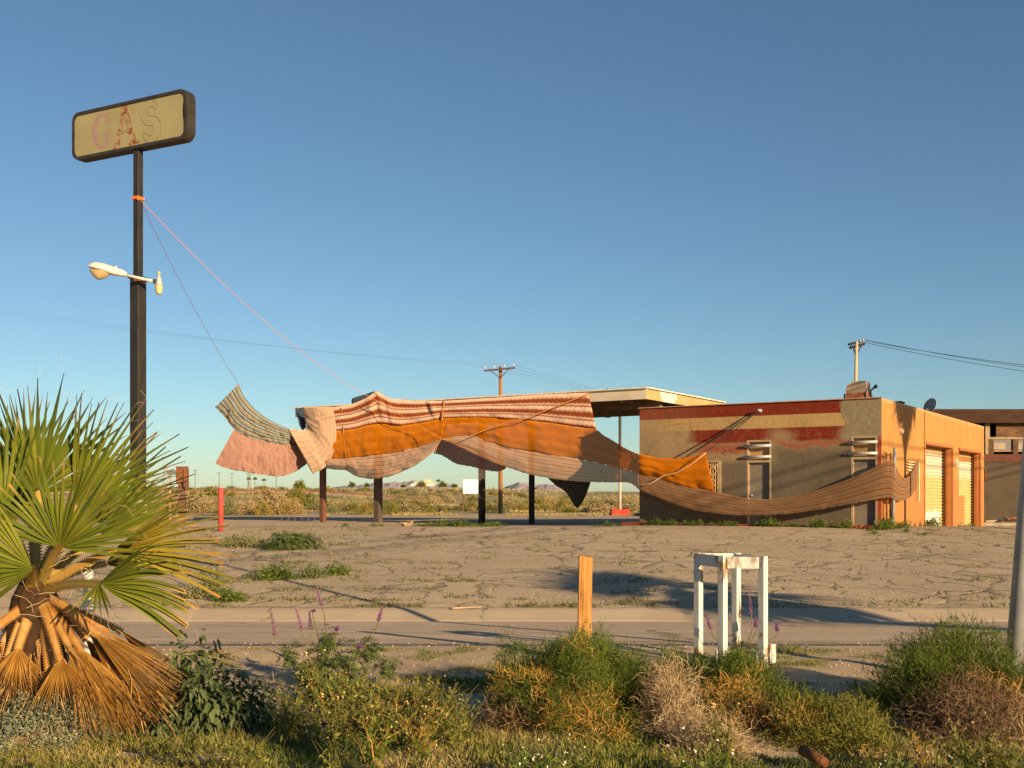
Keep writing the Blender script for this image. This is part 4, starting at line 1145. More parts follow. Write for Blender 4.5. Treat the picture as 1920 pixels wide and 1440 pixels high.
# rusty pipe lying in the weeds, white stub behind the palm
m = MB(); a_ = V(((1505-960)/F*6.35, 6.35, .04)); b_ = V(((1545-960)/F*6.1, 6.1, .03)); m.tube([a_, b_], .032, 12)
tag(m.build('rusty_pipe', M['rust'], None, True), 'short rusty pipe lying in the weeds at the bottom of the picture', 'pipe')
b = V(((165-960)/F*9.6, 9.6, 0)); m = MB(); m.lathe(b-UP*.1, [(.045,0),(.045,.98),(.035,1.0)], 12)
tag(m.build('marker_post', plain('chalky_white_paint', (.72,.69,.63), (.62,.58,.52), 5, .7, .1, .2, 0, (.4,.25,.15), .2), None, True, origin=b), 'white marker post half hidden behind the palm fronds', 'post')
# twin pipes at the building corner that the cloth passes round
for k, (px, d, h_, r_, tl_) in enumerate(((1673.5, 33.95, 2.55, .055, .07), (1663, 33.95, 2.4, .03, -.02))):
    q = ground_at(px, d); m = MB()
    m.tube([q-UP*.2, q+V((tl_, 0, h_))], r_, 10)
    if k:
        m.tube([q+V((.12,.05,-.2)), q+V((.14,.05,h_-.02))], r_, 10); m.tube([q+V((0,0,h_-.08)), q+V((.15,.05,h_-.08))], .025, 8)
    tag(m.build('steel_post', M['galv'] if not k else M['rust'], None, True, origin=q), ['leaning grey steel post at the building corner with the cloth wrapped round it', 'pair of joined rusty pipes behind the leaning steel post at the corner'][k], 'post')
# ------------------------------------------------------------------ the knitted cloth
def dE(px):
    """distance of the canopy's street edge along the ray through px"""
    a = (px-960)/F
    t = (5.04-40*a)/(15.1+9.7*a)
    return 40+9.72*max(-.05, min(1.02, t))
def lerp_tab(tab, x):
    if x <= tab[0][0]: return tab[0][1]
    for (a, va), (b, vb) in zip(tab, tab[1:]):
        if x <= b: return va+(vb-va)*(x-a)/(b-a)
    return tab[-1][1]
SCARF = [(829,44.9),(905,43.9),(983,42.6),(1060,41.5),(1118,40.7),(1160,39.4),(1198,37.75),(1260,37.1),(1338,36.3),(1430,35.45),(1550,34.4),(1620,33.8),(1656,33.65),(1676,33.78),(1686,34.3),(1700,35.6),(1712,37.0),(1724,37.75)]
def dS(px): return lerp_tab(SCARF, px)
WING = [(400,45.2),(447,46.0),(500,47.5),(548,49.3),(570,49.6),(640,49.6)]
def dW(px): return lerp_tab(WING, px)

def knit(name, stops, repeat, alpha, axis=1, wob=.0, wobf=20, holes=(60, 40), hole_amp=.15, rough=.9, sheen=0, interp='LINEAR', trans=.35, shift=0.0, mixc=None):
    """striped open knit: stripes along uv axis, real gaps between the stitches"""
    g = N(name); uv = g.xyz(g.uv()); u = uv[0]; v = uv[1]
    if axis == 0: u, v = v, u
    vv = v
    if wob:
        vv = g.math('ADD', v, g.math('MULTIPLY', g.math('SINE', g.math('MULTIPLY', u, wobf*6.283)), wob))
    nz = g.noise(g.n('ShaderNodeCombineXYZ', {0: g.math('MULTIPLY', u, 3.0), 1: g.math('MULTIPLY', v, 5.0), 2: shift}).outputs[0], 2, 3)
    vv = g.math('ADD', vv, g.math('MULTIPLY', g.math('SUBTRACT', nz, .5), .012))
    f = g.math('FRACT', g.math('ADD', g.math('MULTIPLY', vv, repeat), shift))
    col = g.ramp(f, stops, interp)
    su = g.math('SINE', g.math('MULTIPLY', u, holes[0]*6.283)); sv = g.math('SINE', g.math('MULTIPLY', v, holes[1]*6.283))
    st = g.math('MULTIPLY', su, sv)                       # -1 .. 1 stitch pattern
    sh = g.maprange(st, -1, 1, 1-hole_amp, 1+hole_amp*.6, False)
    col = g.mix(1.0, col, g.n('ShaderNodeCombineXYZ', {0: sh, 1: sh, 2: sh}).outputs[0], 'MULTIPLY')
    d = g.n('ShaderNodeBsdfDiffuse', {'Color': col, 'Roughness': 1.0})
    tr = g.n('ShaderNodeBsdfTranslucent', {'Color': col})
    mx = g.n('ShaderNodeMixShader', {0: trans, 1: d.outputs[0], 2: tr.outputs[0]})
    if alpha < 1:
        op = g.math('ADD', g.math('MULTIPLY', st, (1-alpha)*.7), alpha, clamp=True)
        tp = g.n('ShaderNodeBsdfTransparent')
        m2 = g.n('ShaderNodeMixShader', {0: op, 1: tp.outputs[0], 2: mx.outputs[0]})
        g.t.links.new(m2.outputs[0], g.out.inputs[0])
    else:
        g.t.links.new(mx.outputs[0], g.out.inputs[0])
    return g.m

rust = (.30,.085,.035); rust2 = (.22,.06,.025); crm = (.66,.50,.40); pkc = (.55,.33,.24)
K_rust = knit('rust_zigzag_knit', [(0,pkc),(.10,crm),(.22,crm),(.34,pkc),(.42,rust),(.60,rust2),(.72,rust),(.80,pkc),(.86,crm),(.90,pkc),(.93,rust),(.97,rust)], 2.55, .985, 1, .010, 62, (190, 60), .12, trans=.18)
och = (.66,.235,.010)
K_och = knit('ochre_net_knit', [(0,och),(.5,(.56,.185,.007)),(1,och)], 3, .91, 1, 0, 1, (84, 13), .26, trans=.42)
K_och2 = knit('ochre_net_knit_long', [(0,och),(.5,(.56,.185,.007)),(1,och)], 3, .82, 1, 0, 1, (170, 13), .20, trans=.42)
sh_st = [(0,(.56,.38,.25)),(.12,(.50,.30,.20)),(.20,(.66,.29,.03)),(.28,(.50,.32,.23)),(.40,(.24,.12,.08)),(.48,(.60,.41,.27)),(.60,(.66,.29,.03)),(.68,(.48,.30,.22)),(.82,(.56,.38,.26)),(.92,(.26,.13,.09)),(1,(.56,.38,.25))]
shaded_st = [(p_, tuple(c_*.52 for c_ in cc)) for p_, cc in sh_st]  # same stripes darkened: grazing light and shadows put into the colour
K_sheer = knit('sheer_striped_knit', sh_st, 3.0, .70, 1, 0, 1, (110, 36), .12, trans=.38)
K_scarf = knit('sheer_striped_knit_shaded', shaded_st, 3.2, .72, 1, .004, 170, (170, 18), .3, trans=.3)
K_sheer2 = knit('sheer_striped_knit_middle', sh_st, 3.2, .72, 1, .004, 170, (120, 14), .25, trans=.36)
K_blue = knit('blue_grey_striped_knit', [(0,(.05,.075,.095)),(.07,(.06,.085,.10)),(.11,(.20,.22,.21)),(.20,(.40,.37,.29)),(.27,(.32,.21,.08)),(.33,(.29,.19,.07)),(.38,(.17,.20,.21)),(.50,(.26,.29,.28)),(.56,(.05,.075,.095)),(.62,(.06,.085,.10)),(.66,(.18,.21,.21)),(.80,(.42,.38,.30)),(.88,(.13,.16,.17)),(.96,(.18,.20,.19)),(1,(.06,.085,.10))], 3.8, .96, 1, 0, 1, (90, 60), .12, trans=.3)
pk = (.47,.29,.24)
K_pink = knit('salmon_pink_knit', [(0,pk),(.5,(.42,.24,.195)),(1,pk)], 26, .93, 1, 0, 1, (120, 80), .10, trans=.45)
K_mauve = knit('mauve_pink_knit', [(0,(.52,.32,.32)),(.5,(.44,.27,.28)),(1,(.52,.32,.32))], 10, .86, 1, 0, 1, (90, 30), .15, trans=.5)
K_cream = knit('cream_striped_knit', [(0,(.60,.42,.30)),(.30,(.66,.49,.36)),(.44,(.64,.47,.34)),(.47,(.40,.24,.15)),(.53,(.36,.26,.18)),(.57,(.60,.44,.31)),(.78,(.67,.50,.37)),(.82,(.42,.22,.10)),(.86,(.60,.40,.27)),(1,(.60,.42,.30))], 8.2, .95, 1, 0, 1, (70, 90), .1, trans=.32)
K_black = knit('black_pinstriped_knit', [(0,(.02,.02,.02)),(.72,(.02,.02,.02)),(.78,(.42,.36,.26)),(.86,(.42,.36,.26)),(.92,(.02,.02,.02)),(1,(.02,.02,.02))], 12, .97, 1, 0, 1, (60, 40), .1, trans=.1)
K_navy = knit('navy_knit', [(0,(.035,.05,.075)),(.5,(.05,.065,.09)),(1,(.035,.05,.075))], 8, 1, 0, 0, 1, (50, 40), .1, trans=.1)

cloth = thing('knitted_cloth', 'huge striped and ochre knitted cloth draped over the canopy and trailing to the building', 'cloth', P(860, 985, 45))
def pts3(l, df, off=0): return [P(x, y, df(x)-off) for x, y in l]
def patch(name, top, bot, mat, nu, nv, belly=0.0, wr=0.0, wl=1.0, seed=0, tension=None, lab=None, thick=.006):
    a = resample(top, nu); b = resample(bot, nu)
    rows = []
    for j in range(nv):
        t = j/(nv-1); row = []
        for i in range(nu):
            p = a[i].lerp(b[i], t)
            f = i/(nu-1)
            k = belly*math.sin(math.pi*t)
            q = V((f*9*wl+seed, t*2.2*wl, seed*1.7))
            k += wr*noise.noise(q)*min(1, 6*f, 6*(1-f))*(.35+.65*t)
            k += wr*.45*noise.noise(q*2.7+V((3,1,0)))
            k += min(.035, wr*.4)*noise.noise(V((f*70*wl+seed, t*3, 9.0)))*(.4+.6*t)
            k += min(.03, wr*.3)*noise.noise(V((f*30*wl+t*10+seed, t*9, 4.0)))
            if tension:
                for (tf, amp, wdt) in tension:
                    k += amp*math.exp(-((f-tf)/wdt)**2)*math.sin(math.pi*(.15+.85*t))
            # towards the viewer side of the canopy, and a little sideways so folds have depth
            hm = UP*(.035*noise.noise(V((f*80*wl+seed, 0, 2)))+.02*noise.noise(V((f*210*wl+seed, 0, 5)))) if j == nv-1 else V((0,0,0))
            row.append(p + (V((0,0,EYE))-p).normalized()*k + hm)
        rows.append(row)
    m = MB(); m.grid(rows)
    o = m.build(name, mat, cloth, True, thick=thick)
    if lab: o['label'] = lab
    return o

# rust striped band over the canopy edge
r_top = [(623,763.5),(645,760.5),(660,757.5),(676,751),(690,743.5),(698,738),(705,733),(713,737),(722,743),(735,748.5),(757,751),(785,752),(812,751.5),(832,751.5),(862,750),(900,747.5),(950,744),(1000,740.5),(1050,738),(1095,736.5),(1103,736.5)]
r_bot = [(629,808.5),(660,805),(688,798),(705,795.5),(722,795.5),(740,797),(757,797.5),(790,793),(823,786),(838,784),(870,783),(905,783),(945,785),(983,788),(1024,792),(1066,798),(1095,802),(1118,805)]
d_r = lambda x: dE(x)-.16
patch('rust_striped_panel', pts3(r_top, d_r), pts3(r_bot, d_r, .12), K_rust, 130, 16, .05, .07, 1.6, 2, [(.168,.10,.02),(.19,-.06,.012),(.21,.07,.012),(.232,-.05,.012),(.25,.05,.014),(.41,-.08,.012),(.425,.10,.012)])
# cloth lying back over the canopy top behind the band
m = MB(); rows = []
tt = resample(pts3(r_top, d_r), 60)
for j in range(6):
    rows.append([p + CN*(.02+.42*j) + UP*((CZT+.09-p.z)*min(1, j/2.0) if p.z > CZT+.12 else (.06*(1 if j else 0))) for p in tt])
m.grid(rows); m.build('rust_striped_panel', K_rust, cloth, True, thick=.006)['label'] = 'part of the rust striped cloth lying on the canopy top'
# ochre net, left bay and right bay
o1_bot = [(612,860),(630,860),(648,860),(666,858),(703,853),(731,850),(758,845),(784,839),(802,833),(817,826.5),(829,822)]
o1_top = [(612,809),(630,808.5),(660,805),(688,798),(705,795.5),(722,795.5),(740,797),(757,797.5),(790,793),(823,786),(834,784)]
patch('ochre_net_panel', pts3(o1_top, d_r, .12), pts3(o1_bot, d_r, .30), K_och, 70, 16, .22, .10, 1.2, 5)
o2_top = [(829,784.6),(870,783),(905,783),(945,785),(983,788),(1024,792),(1066,798),(1095,802),(1118,805),(1130,815),(1145,823.5),(1165,836),(1186,847),(1198,851),(1230,857.5),(1250,859.5),(1272,859.5),(1301,855),(1323,848)]
o2_bot = [(827,824),(855,818.5),(884,818),(900,822),(915,828),(950,838),(983,845),(1015,850),(1048,854.5),(1105,865),(1137,872),(1165,878.5),(1197,886.5),(1230,895),(1272,907.5),(1301,915),(1322,919),(1340,921.5)]
def d_o2t(x): return dE(x)-.28 if x < 1118 else dS(x)
def d_o2b(x): return min(dE(x)-.45, dS(x)) if x < 1118 else dS(x)
patch('ochre_net_panel', pts3(o2_top, d_o2t), pts3(o2_bot, d_o2b), K_och2, 120, 16, .10, .12, 1.6, 9)
# sheer belly under the left ochre bay
s1_bot = [(600,876),(615,879),(630,880.5),(648,882),(657,887),(666,892),(676,895.5),(687,897),(700,898),(713,897),(730,893.5),(745,888),(762,880.5),(776,874),(793,863),(807,852),(819,838),(829,825)]
patch('sheer_striped_panel', pts3(o1_bot, d_r, .30), pts3(s1_bot, d_r, .15), K_sheer, 70, 14, .25, .15, 1.5, 12)
# long sheer scarf from the canopy to the orange wall
s2_top = o2_bot[:-1] + [(1340,921.5),(1357,925.5),(1378,930.5),(1399,934.5),(1420,936),(1441,936),(1470,933),(1497,928),(1526,920.5),(1554,911.5),(1582,901.5),(1610,890),(1640,876),(1660,865),(1668,864),(1677,866),(1681,875),(1688,889),(1697,896.5),(1705,892),(1712,882),(1718,869),(1723,857)]
s2_bot = [(829,825),(848,833),(866,841),(885,850),(905,859),(933,870),(962,880),(995,890),(1027,896),(1053,900.5),(1079,903),(1105,904),(1131,904.5),(1155,904.5),(1176,904.5),(1189,910),(1199,919),(1216,926),(1237,935.5),(1258,943.5),(1280,951),(1301,956.5),(1330,961.5),(1357,964.5),(1385,966),(1413,966.5),(1441,966),(1469,964),(1497,961),(1526,957),(1554,952.5),(1582,947.5),(1610,942),(1638,937),(1662,933),(1672,934),(1680,938.5),(1690,939),(1700,936.5),(1709,929),(1719,915)]
def d_s2(x): return (dE(x)-.45) if x < 870 else (d_o2b(x) if x < 1118 else dS(x))
def upto(l, x0, x1): return [q for q in l if x0 <= q[0] <= x1]
dS2b = lambda x: d_s2(x) + (-.12 if x < 1640 else 0)
cut_t = (1197, 886.5); cut_b = (1199, 919)
patch('sheer_striped_panel', pts3(upto(s2_top, 0, 1197), d_s2), pts3(upto(s2_bot, 0, 1199), dS2b), K_sheer2, 120, 16, .10, .06, 1.6, 17)['label'] = 'sheer striped panel sweeping down from the middle seam'
i0 = [q[0] for q in s2_top].index(1197)
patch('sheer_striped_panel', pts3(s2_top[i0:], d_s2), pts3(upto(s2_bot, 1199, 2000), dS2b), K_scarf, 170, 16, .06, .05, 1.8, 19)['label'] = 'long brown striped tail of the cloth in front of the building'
# cream curtain twisting at the canopy's left end
def d_c(x): return lerp_tab([(540,48.9),(570,48.85),(624,48.2),(632,48.1)], x)
inner = [(568,763.5),(570,780),(573,792),(575,800),(572,805),(565,807),(558,806),(549,804.5),(541,804)]
outer = [(624.5,763),(628,785),(630.5,806),(630,825),(627,842),(621,858),(612,872),(601,881.5),(586,888.5)]
patch('cream_striped_panel', pts3(inner, d_c), pts3(outer, d_c, .25), K_cream.copy(), 40, 22, .30, .12, 1.0, 21)
for n_ in (cloth.children[-1],):
    pass
# blue striped wing flying free at the left
b_top = [(447,720),(452,733),(458,744.5),(469,758),(482,771),(493,779.5),(505,787.5),(518,794.5),(531,800),(541,804),(548,807)]
b_bot = [(403,764),(411,771),(419,779.5),(426,788.5),(432,797),(439,804.5),(448,810.5),(458,815.5),(477,822.5),(497,827.5),(516,831),(534,832.5),(549,830),(558,828)]
patch('blue_striped_panel', pts3(b_top, dW), pts3(b_bot, dW), K_blue, 80, 30, .30, .34, 1.6, 25)
p_top = [(439,804.5),(448,810.5),(458,815.5),(477,822.5),(497,827.5),(516,831),(534,832.5),(549,830),(559,828)]
p_bot = [(404,868.5),(412,873),(422,877),(440,881.5),(460,884.5),(480,888.5),(500,891),(520,892.5),(536,891),(549,886.5),(562,879.5),(573,871),(579,864)]
patch('pink_panel', pts3(p_top, dW, .02), pts3(p_bot, dW, .25), K_pink, 80, 30, .35, .36, 1.5, 31)
patch('pink_panel', pts3([(534,832.5),(543,831),(556,827)], dW, -.10), pts3([(537,891),(558,882),(577,866)], dW, .05), K_pink, 14, 16, .1, .05, 1, 33)['label'] = 'doubled fold of the pink panel'
# navy facing at the canopy end and the hump under the peak
patch('navy_panel', pts3([(554,765),(562,764),(570,763.5)], lambda x: 49.55), pts3([(561,797),(567,806),(574,801)], lambda x: 49.1), K_navy, 10, 12, .05, .04, 1, 37)
hump_t = [(659,752),(661,747),(670,743.5),(684,739.5),(697,735),(705,733)]
hump_b = [(660,757.5),(668,756),(678,751.5),(688,746),(698,739),(706,735)]
patch('navy_panel', pts3(hump_t, lambda x: dE(x)+.45), pts3(hump_b, lambda x: dE(x)-.1), K_navy, 30, 8, .12, .05, 1, 41)['label'] = 'dark folded hump of cloth behind the peak'
# pink underside behind, and the black tail
patch('mauve_panel', pts3([(829,815),(850,822),(880,836),(915,852),(950,870)], lambda x: dE(x)+.8), pts3([(815,850),(826,853),(837,858.5),(848,866),(858,870.5),(876,873.5),(897,877.5),(915,882),(934,884),(941,882),(948,879)], lambda x: dE(x)+1.2), K_mauve, 50, 10, .2, .2, 1.4, 44)
patch('black_striped_tail', pts3([(1027,896.5),(1050,899),(1080,902),(1107,904)], lambda x: d_s2(x)+.35), pts3([(1044,912),(1058,920),(1068,932),(1075,944),(1083,953),(1090,944),(1096,934),(1102,920),(1107,905)], lambda x: d_s2(x)+.6), K_black, 40, 14, .15, .1, 1, 47)
# gathered seams where the cloth is bound to the canopy
bind = plain('orange_binding', (.42,.18,.04), (.26,.10,.025), 22, .9, .4)
def seam(l, r):
    m = MB(); q = resample([P(x, y, dE(x)-o_) for x, y, o_ in l], 30)
    m.tube(q, [r*(.75+.5*noise.noise(V((i*.6, r*50, 2)))) for i in range(30)], 8); return m.build('seam', bind, cloth, True)
seam([(640,764.5,.20),(642,785,.22),(644,812,.36),(646.5,840,.56),(648,861,.44),(650,882,.36)], .035)
seam([(832.5,752,.20),(830.5,770,.24),(828,790,.36),(826,808,.40),(822,824,.38),(818,840,.36),(815,850,.2)], .05)
seam([(836,785,.36),(834,800,.40),(830,815,.42),(825,826,.40)], .03)
# ropes ------------------------------------------------------------------
tie = pole_c + UP*(1.58+551/F*30.0 - pole_c.z)
def rope(m, a, b, sag, r, k=20): m.tube([a.lerp(b, i/k) - UP*(sag*4*(i/k)*(1-i/k)) for i in range(k+1)], r, 6, False)
kq = tie + SU*.13 - SB*.12
r1 = thing('rope', 'thin red rope from the sign pole down to the tip of the blue striped cloth', 'rope', tie)
m = MB(); rope(m, kq, P(447.5,720.5,46.0), .25, .008); m.build('cord', plain('red_cord', (.42,.10,.06), None, 20, .8, 0), r1)
m = MB(); m.lathe(P(447,722,46.0)-UP*.06, [(.02,0),(.035,.04),(.02,.1)], 8); m.build('knot', plain('red_knot', (.42,.10,.06), None, 20, .8, 0), r1)
r2 = thing('rope', 'orange rope tied round the sign pole and stretched across the front of the cloth', 'rope', tie+V((0,0,.01)))
m = MB(); rope(m, kq-UP*.03, P(700,748,46.4), .55, .009)
rope(m, P(700,748,46.4), P(828,823,44.0), .0, .011)
m.build('cord', plain('orange_rope', (.72,.26,.06), None, 20, .8, 0), r2)
m = MB()
for k in range(4):
    h_ = .108+.003*k
    c_ = tie + UP*(.018*k-.03)
    loop = [c_+SU*(sx*h_)+SB*(sy*h_) for sx, sy in ((-1,-1),(1,-1),(1,1),(-1,1),(-1,-1))]
    m.tube(loop, .013, 6, False)
m.tube([kq, kq-UP*.10-SB*.02], .018, 6)
m.build('tie_wrap', M['orange_cord'], r2)
m = MB(); rope(m, P(1105,738,41.0), P(985,785,42.2), .0, .022); rope(m, P(985,785,42.2), P(880,819,43.4), -.10, .022)
tag(m.build('rope', plain('ochre_rope', (.60,.25,.05), None, 20, .8, 0), None, True, origin=P(1105,738,41.0)), 'ochre rope running diagonally across the right bay of the cloth from the canopy edge', 'rope')
hk = BP(4.46, 4.32, .17)
for k, (e, mt, lb_l, r_) in enumerate(((P(1287,856,36.75), 'black_cord', 'thick black rope from the wall hook down to the top edge of the ochre net', .024), (P(1324,847.5,36.4), 'black_cord', 'thin dark rope from the wall hook to the corner of the ochre net', .014))):
    m = MB(); rope(m, hk, e, .03, r_)
    tag(m.build('rope', M[mt], None, True, origin=hk-UP*.01*k), lb_l, 'rope')
m = MB(); q = resample([P(1200,909.5,37.4), P(1222,905,37.1), P(1243,893,36.95), P(1268,886,36.7), P(1292,873,36.45), P(1310,860,36.3), P(1324,848.5,36.3)], 40); m.tube(q, .017, 6)
tag(m.build('rope', M['pale_cord'], None, True, origin=q[0]), 'pale slack rope looping over the ochre net beside the barred window', 'rope')
# ------------------------------------------------------------------ vegetation
def rnd(a, b): return R.uniform(a, b)
def unit():
    while True:
        v = V((rnd(-1,1), rnd(-1,1), rnd(-1,1)))
        if .05 < v.length < 1: return v.normalized()

# palm -----------------------------------------------------------------
def frond_mat(name, stops, tip):
    g = N(name); uv = g.xyz(g.uv()); r = uv[1]
    nz = g.noise(g.obj(), 3, 3, .6)
    f = g.math('ADD', g.math('MULTIPLY', g.tint(), .6), g.math('MULTIPLY', nz, .4))
    c = g.ramp(f, stops)
    t = g.maprange(g.math('ADD', r, g.math('MULTIPLY', g.math('SUBTRACT', g.tint(), .5), .3)), .82, 1.02)
    c = g.mix(t, c, tip)
    rib = g.maprange(g.math('ABSOLUTE', g.math('SUBTRACT', uv[0], .5)), .0, .10, 1, 0)
    c = g.mix(g.math('MULTIPLY', rib, .35), c, g.mix(.5, c, (.35,.33,.08)))
    b = g.n('ShaderNodeBsdfPrincipled', {'Base Color': c, 'Roughness': .5}); b.inputs['Specular IOR Level'].default_value = .3
    tr = g.n('ShaderNodeBsdfTranslucent', {'Color': c})
    mx = g.n('ShaderNodeMixShader', {0: .22, 1: b.outputs[0], 2: tr.outputs[0]})
    g.t.links.new(mx.outputs[0], g.out.inputs[0]); return g.m
PG = frond_mat('palm_green', [(.1,(.07,.095,.010)), (.5,(.118,.15,.014)), (.9,(.215,.215,.024))], (.42,.27,.08))
PY = frond_mat('palm_yellowing', [(.1,(.14,.135,.016)), (.5,(.27,.22,.025)), (.9,(.36,.26,.035))], (.45,.22,.05))
PD = frond_mat('palm_dead', [(.1,(.32,.16,.03)), (.5,(.52,.29,.06)), (.9,(.64,.42,.13))], (.38,.21,.07))
PP = leafy('palm_petiole', [(0,(.18,.07,.02)), (.4,(.36,.19,.05)), (1,(.54,.36,.15))], 0, .6, nscale=6)
PPG = leafy('palm_petiole_green', [(0,(.20,.16,.03)), (.5,(.30,.20,.05)), (1,(.36,.17,.05))], 0, .6)
HAIR = leafy('palm_fibre', [(0,(.45,.33,.18)), (1,(.62,.50,.33))], .2)

def fan(m, hub, axis, nrm, L, half, nseg, droop, stiff=.42, curl=.0, fold=.020):
    side = axis.cross(nrm).normalized()
    dth = 2*half/(nseg-1)
    hairs = []
    for i in range(nseg):
        th = -half + dth*i + rnd(-.25, .25)*dth
        ln = L*(.72+.28*math.cos(th*.9))*rnd(.86, 1.08)
        d = axis*math.cos(th) + side*math.sin(th)
        lift = rnd(-.05, .05) + curl*(th/half)**2
        vs = []; uvs = []
        sd = d.cross(nrm).normalized()
        rs = (.04, .22, .42, .58, .72, .84, .93, 1.0)
        dd = rnd(.6, 1.5)
        for k, r in enumerate(rs):
            p = hub + d*(ln*r) + nrm*(lift*ln*r*r) - UP*(droop*dd*ln*max(0, r-.35)**2)
            if r < stiff: w_ = ln*r*dth*.60
            else: w_ = ln*stiff*dth*.60*max(0, (1-(r-stiff)/(1-stiff)))**.9
            w_ = max(w_, .0012)
            fo = fold*(1 if i % 2 else .55)*min(1, r*4)
            vs += [p-sd*w_, p+nrm*fo, p+sd*w_]; uvs += [(0,r),(.5,r),(1,r)]
        fs = []
        for k in range(len(rs)-1):
            a = 3*k; fs += [(a,a+1,a+4,a+3),(a+1,a+2,a+5,a+4)]
        m.add(vs, fs, R.random(), uvs)
        hairs.append((p, d))
    return hairs

def petiole(m, a, b, w0, w1, sag, teeth=True):
    n = 12; mid = a.lerp(b, .5)+UP*sag
    pts = [a*(1-t)**2 + mid*(2*t*(1-t)) + b*t*t for t in [i/n for i in range(n+1)]]
    view = (V((0,0,EYE))-mid).normalized(); tn = rnd(0, 1)
    ws = [w0+(w1-w0)*i/n for i in range(n+1)]
    vs = []; 
    for i, p in enumerate(pts):
        t = pts[min(i+1,n)]-pts[max(i-1,0)]; s_ = t.cross(view).normalized(); b_ = s_.cross(t).normalized()
        if b_.dot(view) < 0: b_ = -b_
        vs += [p-s_*ws[i]/2, p+b_*ws[i]*.10, p+s_*ws[i]/2, p-b_*ws[i]*.08]
    fs = []
    for i in range(n):
        for k in range(4): fs.append((4*i+k, 4*i+(k+1)%4, 4*i+4+(k+1)%4, 4*i+4+k))
    m.add(vs, fs, tn)
    if teeth:
        for i in range(n*3):
            f = i/(n*3); j = int(f*n); q = f*n-j
            for s0 in (0, 2):
                p = vs[4*j+s0].lerp(vs[4*j+4+s0], q); c_ = vs[4*j+1].lerp(vs[4*j+5], q)
                o_ = (p-c_).normalized(); t = (pts[j+1]-pts[j]).normalized()
                m.add([p-t*.010, p+t*.010, p+o_*.020+t*.014], [(0,1,2)], max(0, tn-.4))

crown = P(66, 1108, 7.35)
pb_ = V((crown.x, crown.y, 0))
palm = thing('fan_palm', 'young fan palm with green fronds over an orange skirt of dead ones', 'palm', pb_)
m = MB(); m.lathe(pb_-UP*.1, [(.20,0),(.22,.3),(.20,.7),(.15,.95),(.08,1.1)], 14)
m.build('trunk', plain('palm_trunk', (.055,.03,.015), (.03,.018,.01), 8, .9, .6, .1), palm)
def frond(hub, tip, half, mat, pmat, nseg=34, droop=.12, roll=0, curl=0, w0=.05, w1=.028, sag=.06, from_=None, stiff=.42, teeth=True, name='frond', fold=.030, hair=True):
    hub = P(*hub); tip = P(*tip)
    ax_ = tip-hub; L = ax_.length; ax_.normalize()
    v_ = (V((0,0,EYE))-hub).normalized()
    nr = (v_ - ax_*v_.dot(ax_)).normalized()
    if roll: nr = Matrix.Rotation(math.radians(roll), 3, ax_) @ nr
    m = MB(); hs_ = fan(m, hub, ax_, nr, L, math.radians(half), nseg, droop, stiff, curl, fold)
    o = m.build(name, mat, palm)
    mp = MB(); petiole(mp, (from_ or crown)+unit()*.03, hub+ax_*.02, w0, w1, sag, teeth); mp.build('petiole', pmat, o)
    if hair:
        mh = MB()
        for p, d in hs_:
            for k in range(1 if R.random() < .55 else 0):
                q = [p]; dv = (d+unit()*.5).normalized()
                for j in range(4):
                    dv = (dv+unit()*.75-UP*.12).normalized(); q.append(q[-1]+dv*rnd(.018,.04))
                mh.ribbon(q, [.0014]*5, unit())
        mh.build('fibre', HAIR, o)
    return o
GF = [((72,925,7.75),(96,706,7.95),74,40,.05,8,PG), ((6,975,7.5),(-140,800,7.5),58,30,.08,-15,PG),
      ((138,950,7.9),(296,786,8.1),42,30,.06,14,PG), ((112,1026,6.95),(132,862,6.7),84,38,.05,-12,PG),
      ((185,1008,7.45),(338,915,7.5),28,24,.14,25,PG), ((212,1032,7.1),(436,1006,7.05),30,28,.12,22,PY),
      ((186,1094,6.75),(366,1092,6.65),38,28,.26,28,PG), ((186,1094,6.72),(172,1156,6.6),34,10,.2,10,PG),
      ((60,1062,6.85),(-110,1000,6.8),46,24,.1,-20,PG), ((66,1066,6.8),(-90,1085,6.7),34,18,.15,-24,PG),
      ((48,900,8.3),(2,726,8.5),46,28,.05,5,PG), ((150,985,7.95),(332,858,8.2),28,22,.06,18,PG),
      ((25,985,8.1),(-70,850,8.2),60,26,.08,0,PG), ((195,1058,7.85),(362,1000,8.2),30,24,.16,24,PY),
      ]
for hub, tip, half, ns_, dr_, rl, mt in GF:
    frond(hub, tip, half, mt, PPG, int(ns_*.74), dr_, rl)
DF = [((34,1212,6.95),(26,1322,6.8),40,22), ((112,1234,6.85),(124,1334,6.7),36,22), ((128,1208,6.95),(208,1350,6.85),20,24),
      ((166,1184,7.1),(300,1340,7.0),15,24), ((182,1186,7.2),(342,1304,7.2),13,22), ((226,1182,7.4),(334,1280,7.5),12,16),
      ((-28,1190,6.9),(-66,1300,6.8),40,16), ((150,1215,7.0),(252,1360,6.9),18,24), ((80,1225,7.15),(66,1320,7.1),34,18), ((160,1196,7.25),(276,1356,7.2),16,22), ((140,1205,7.1),(226,1366,7.05),14,20), ((10,1200,7.2),(-20,1310,7.1),40,16), ((170,1180,7.0),(312,1318,6.95),10,18), ((200,1184,7.3),(338,1286,7.3),9,16)]
for hub, tip, half, ns_ in DF:
    frond(hub, tip, half, PD, PP, ns_+4, .10, rnd(-30,30), rnd(-.1,.25), .050, .024, rnd(.02,.10), crown-UP*.05, .36, True, 'dead_frond', .016, False)
m = MB()
for tip, w0 in (((12,1240,7.0),.055), ((92,1272,6.95),.055), ((215,1225,7.3),.04)):
    m2 = MB(); petiole(m2, crown+unit()*.04, P(*tip), w0, w0*.35, rnd(.03,.1)); m2.build('cut_petiole', PP, palm)
m = MB()
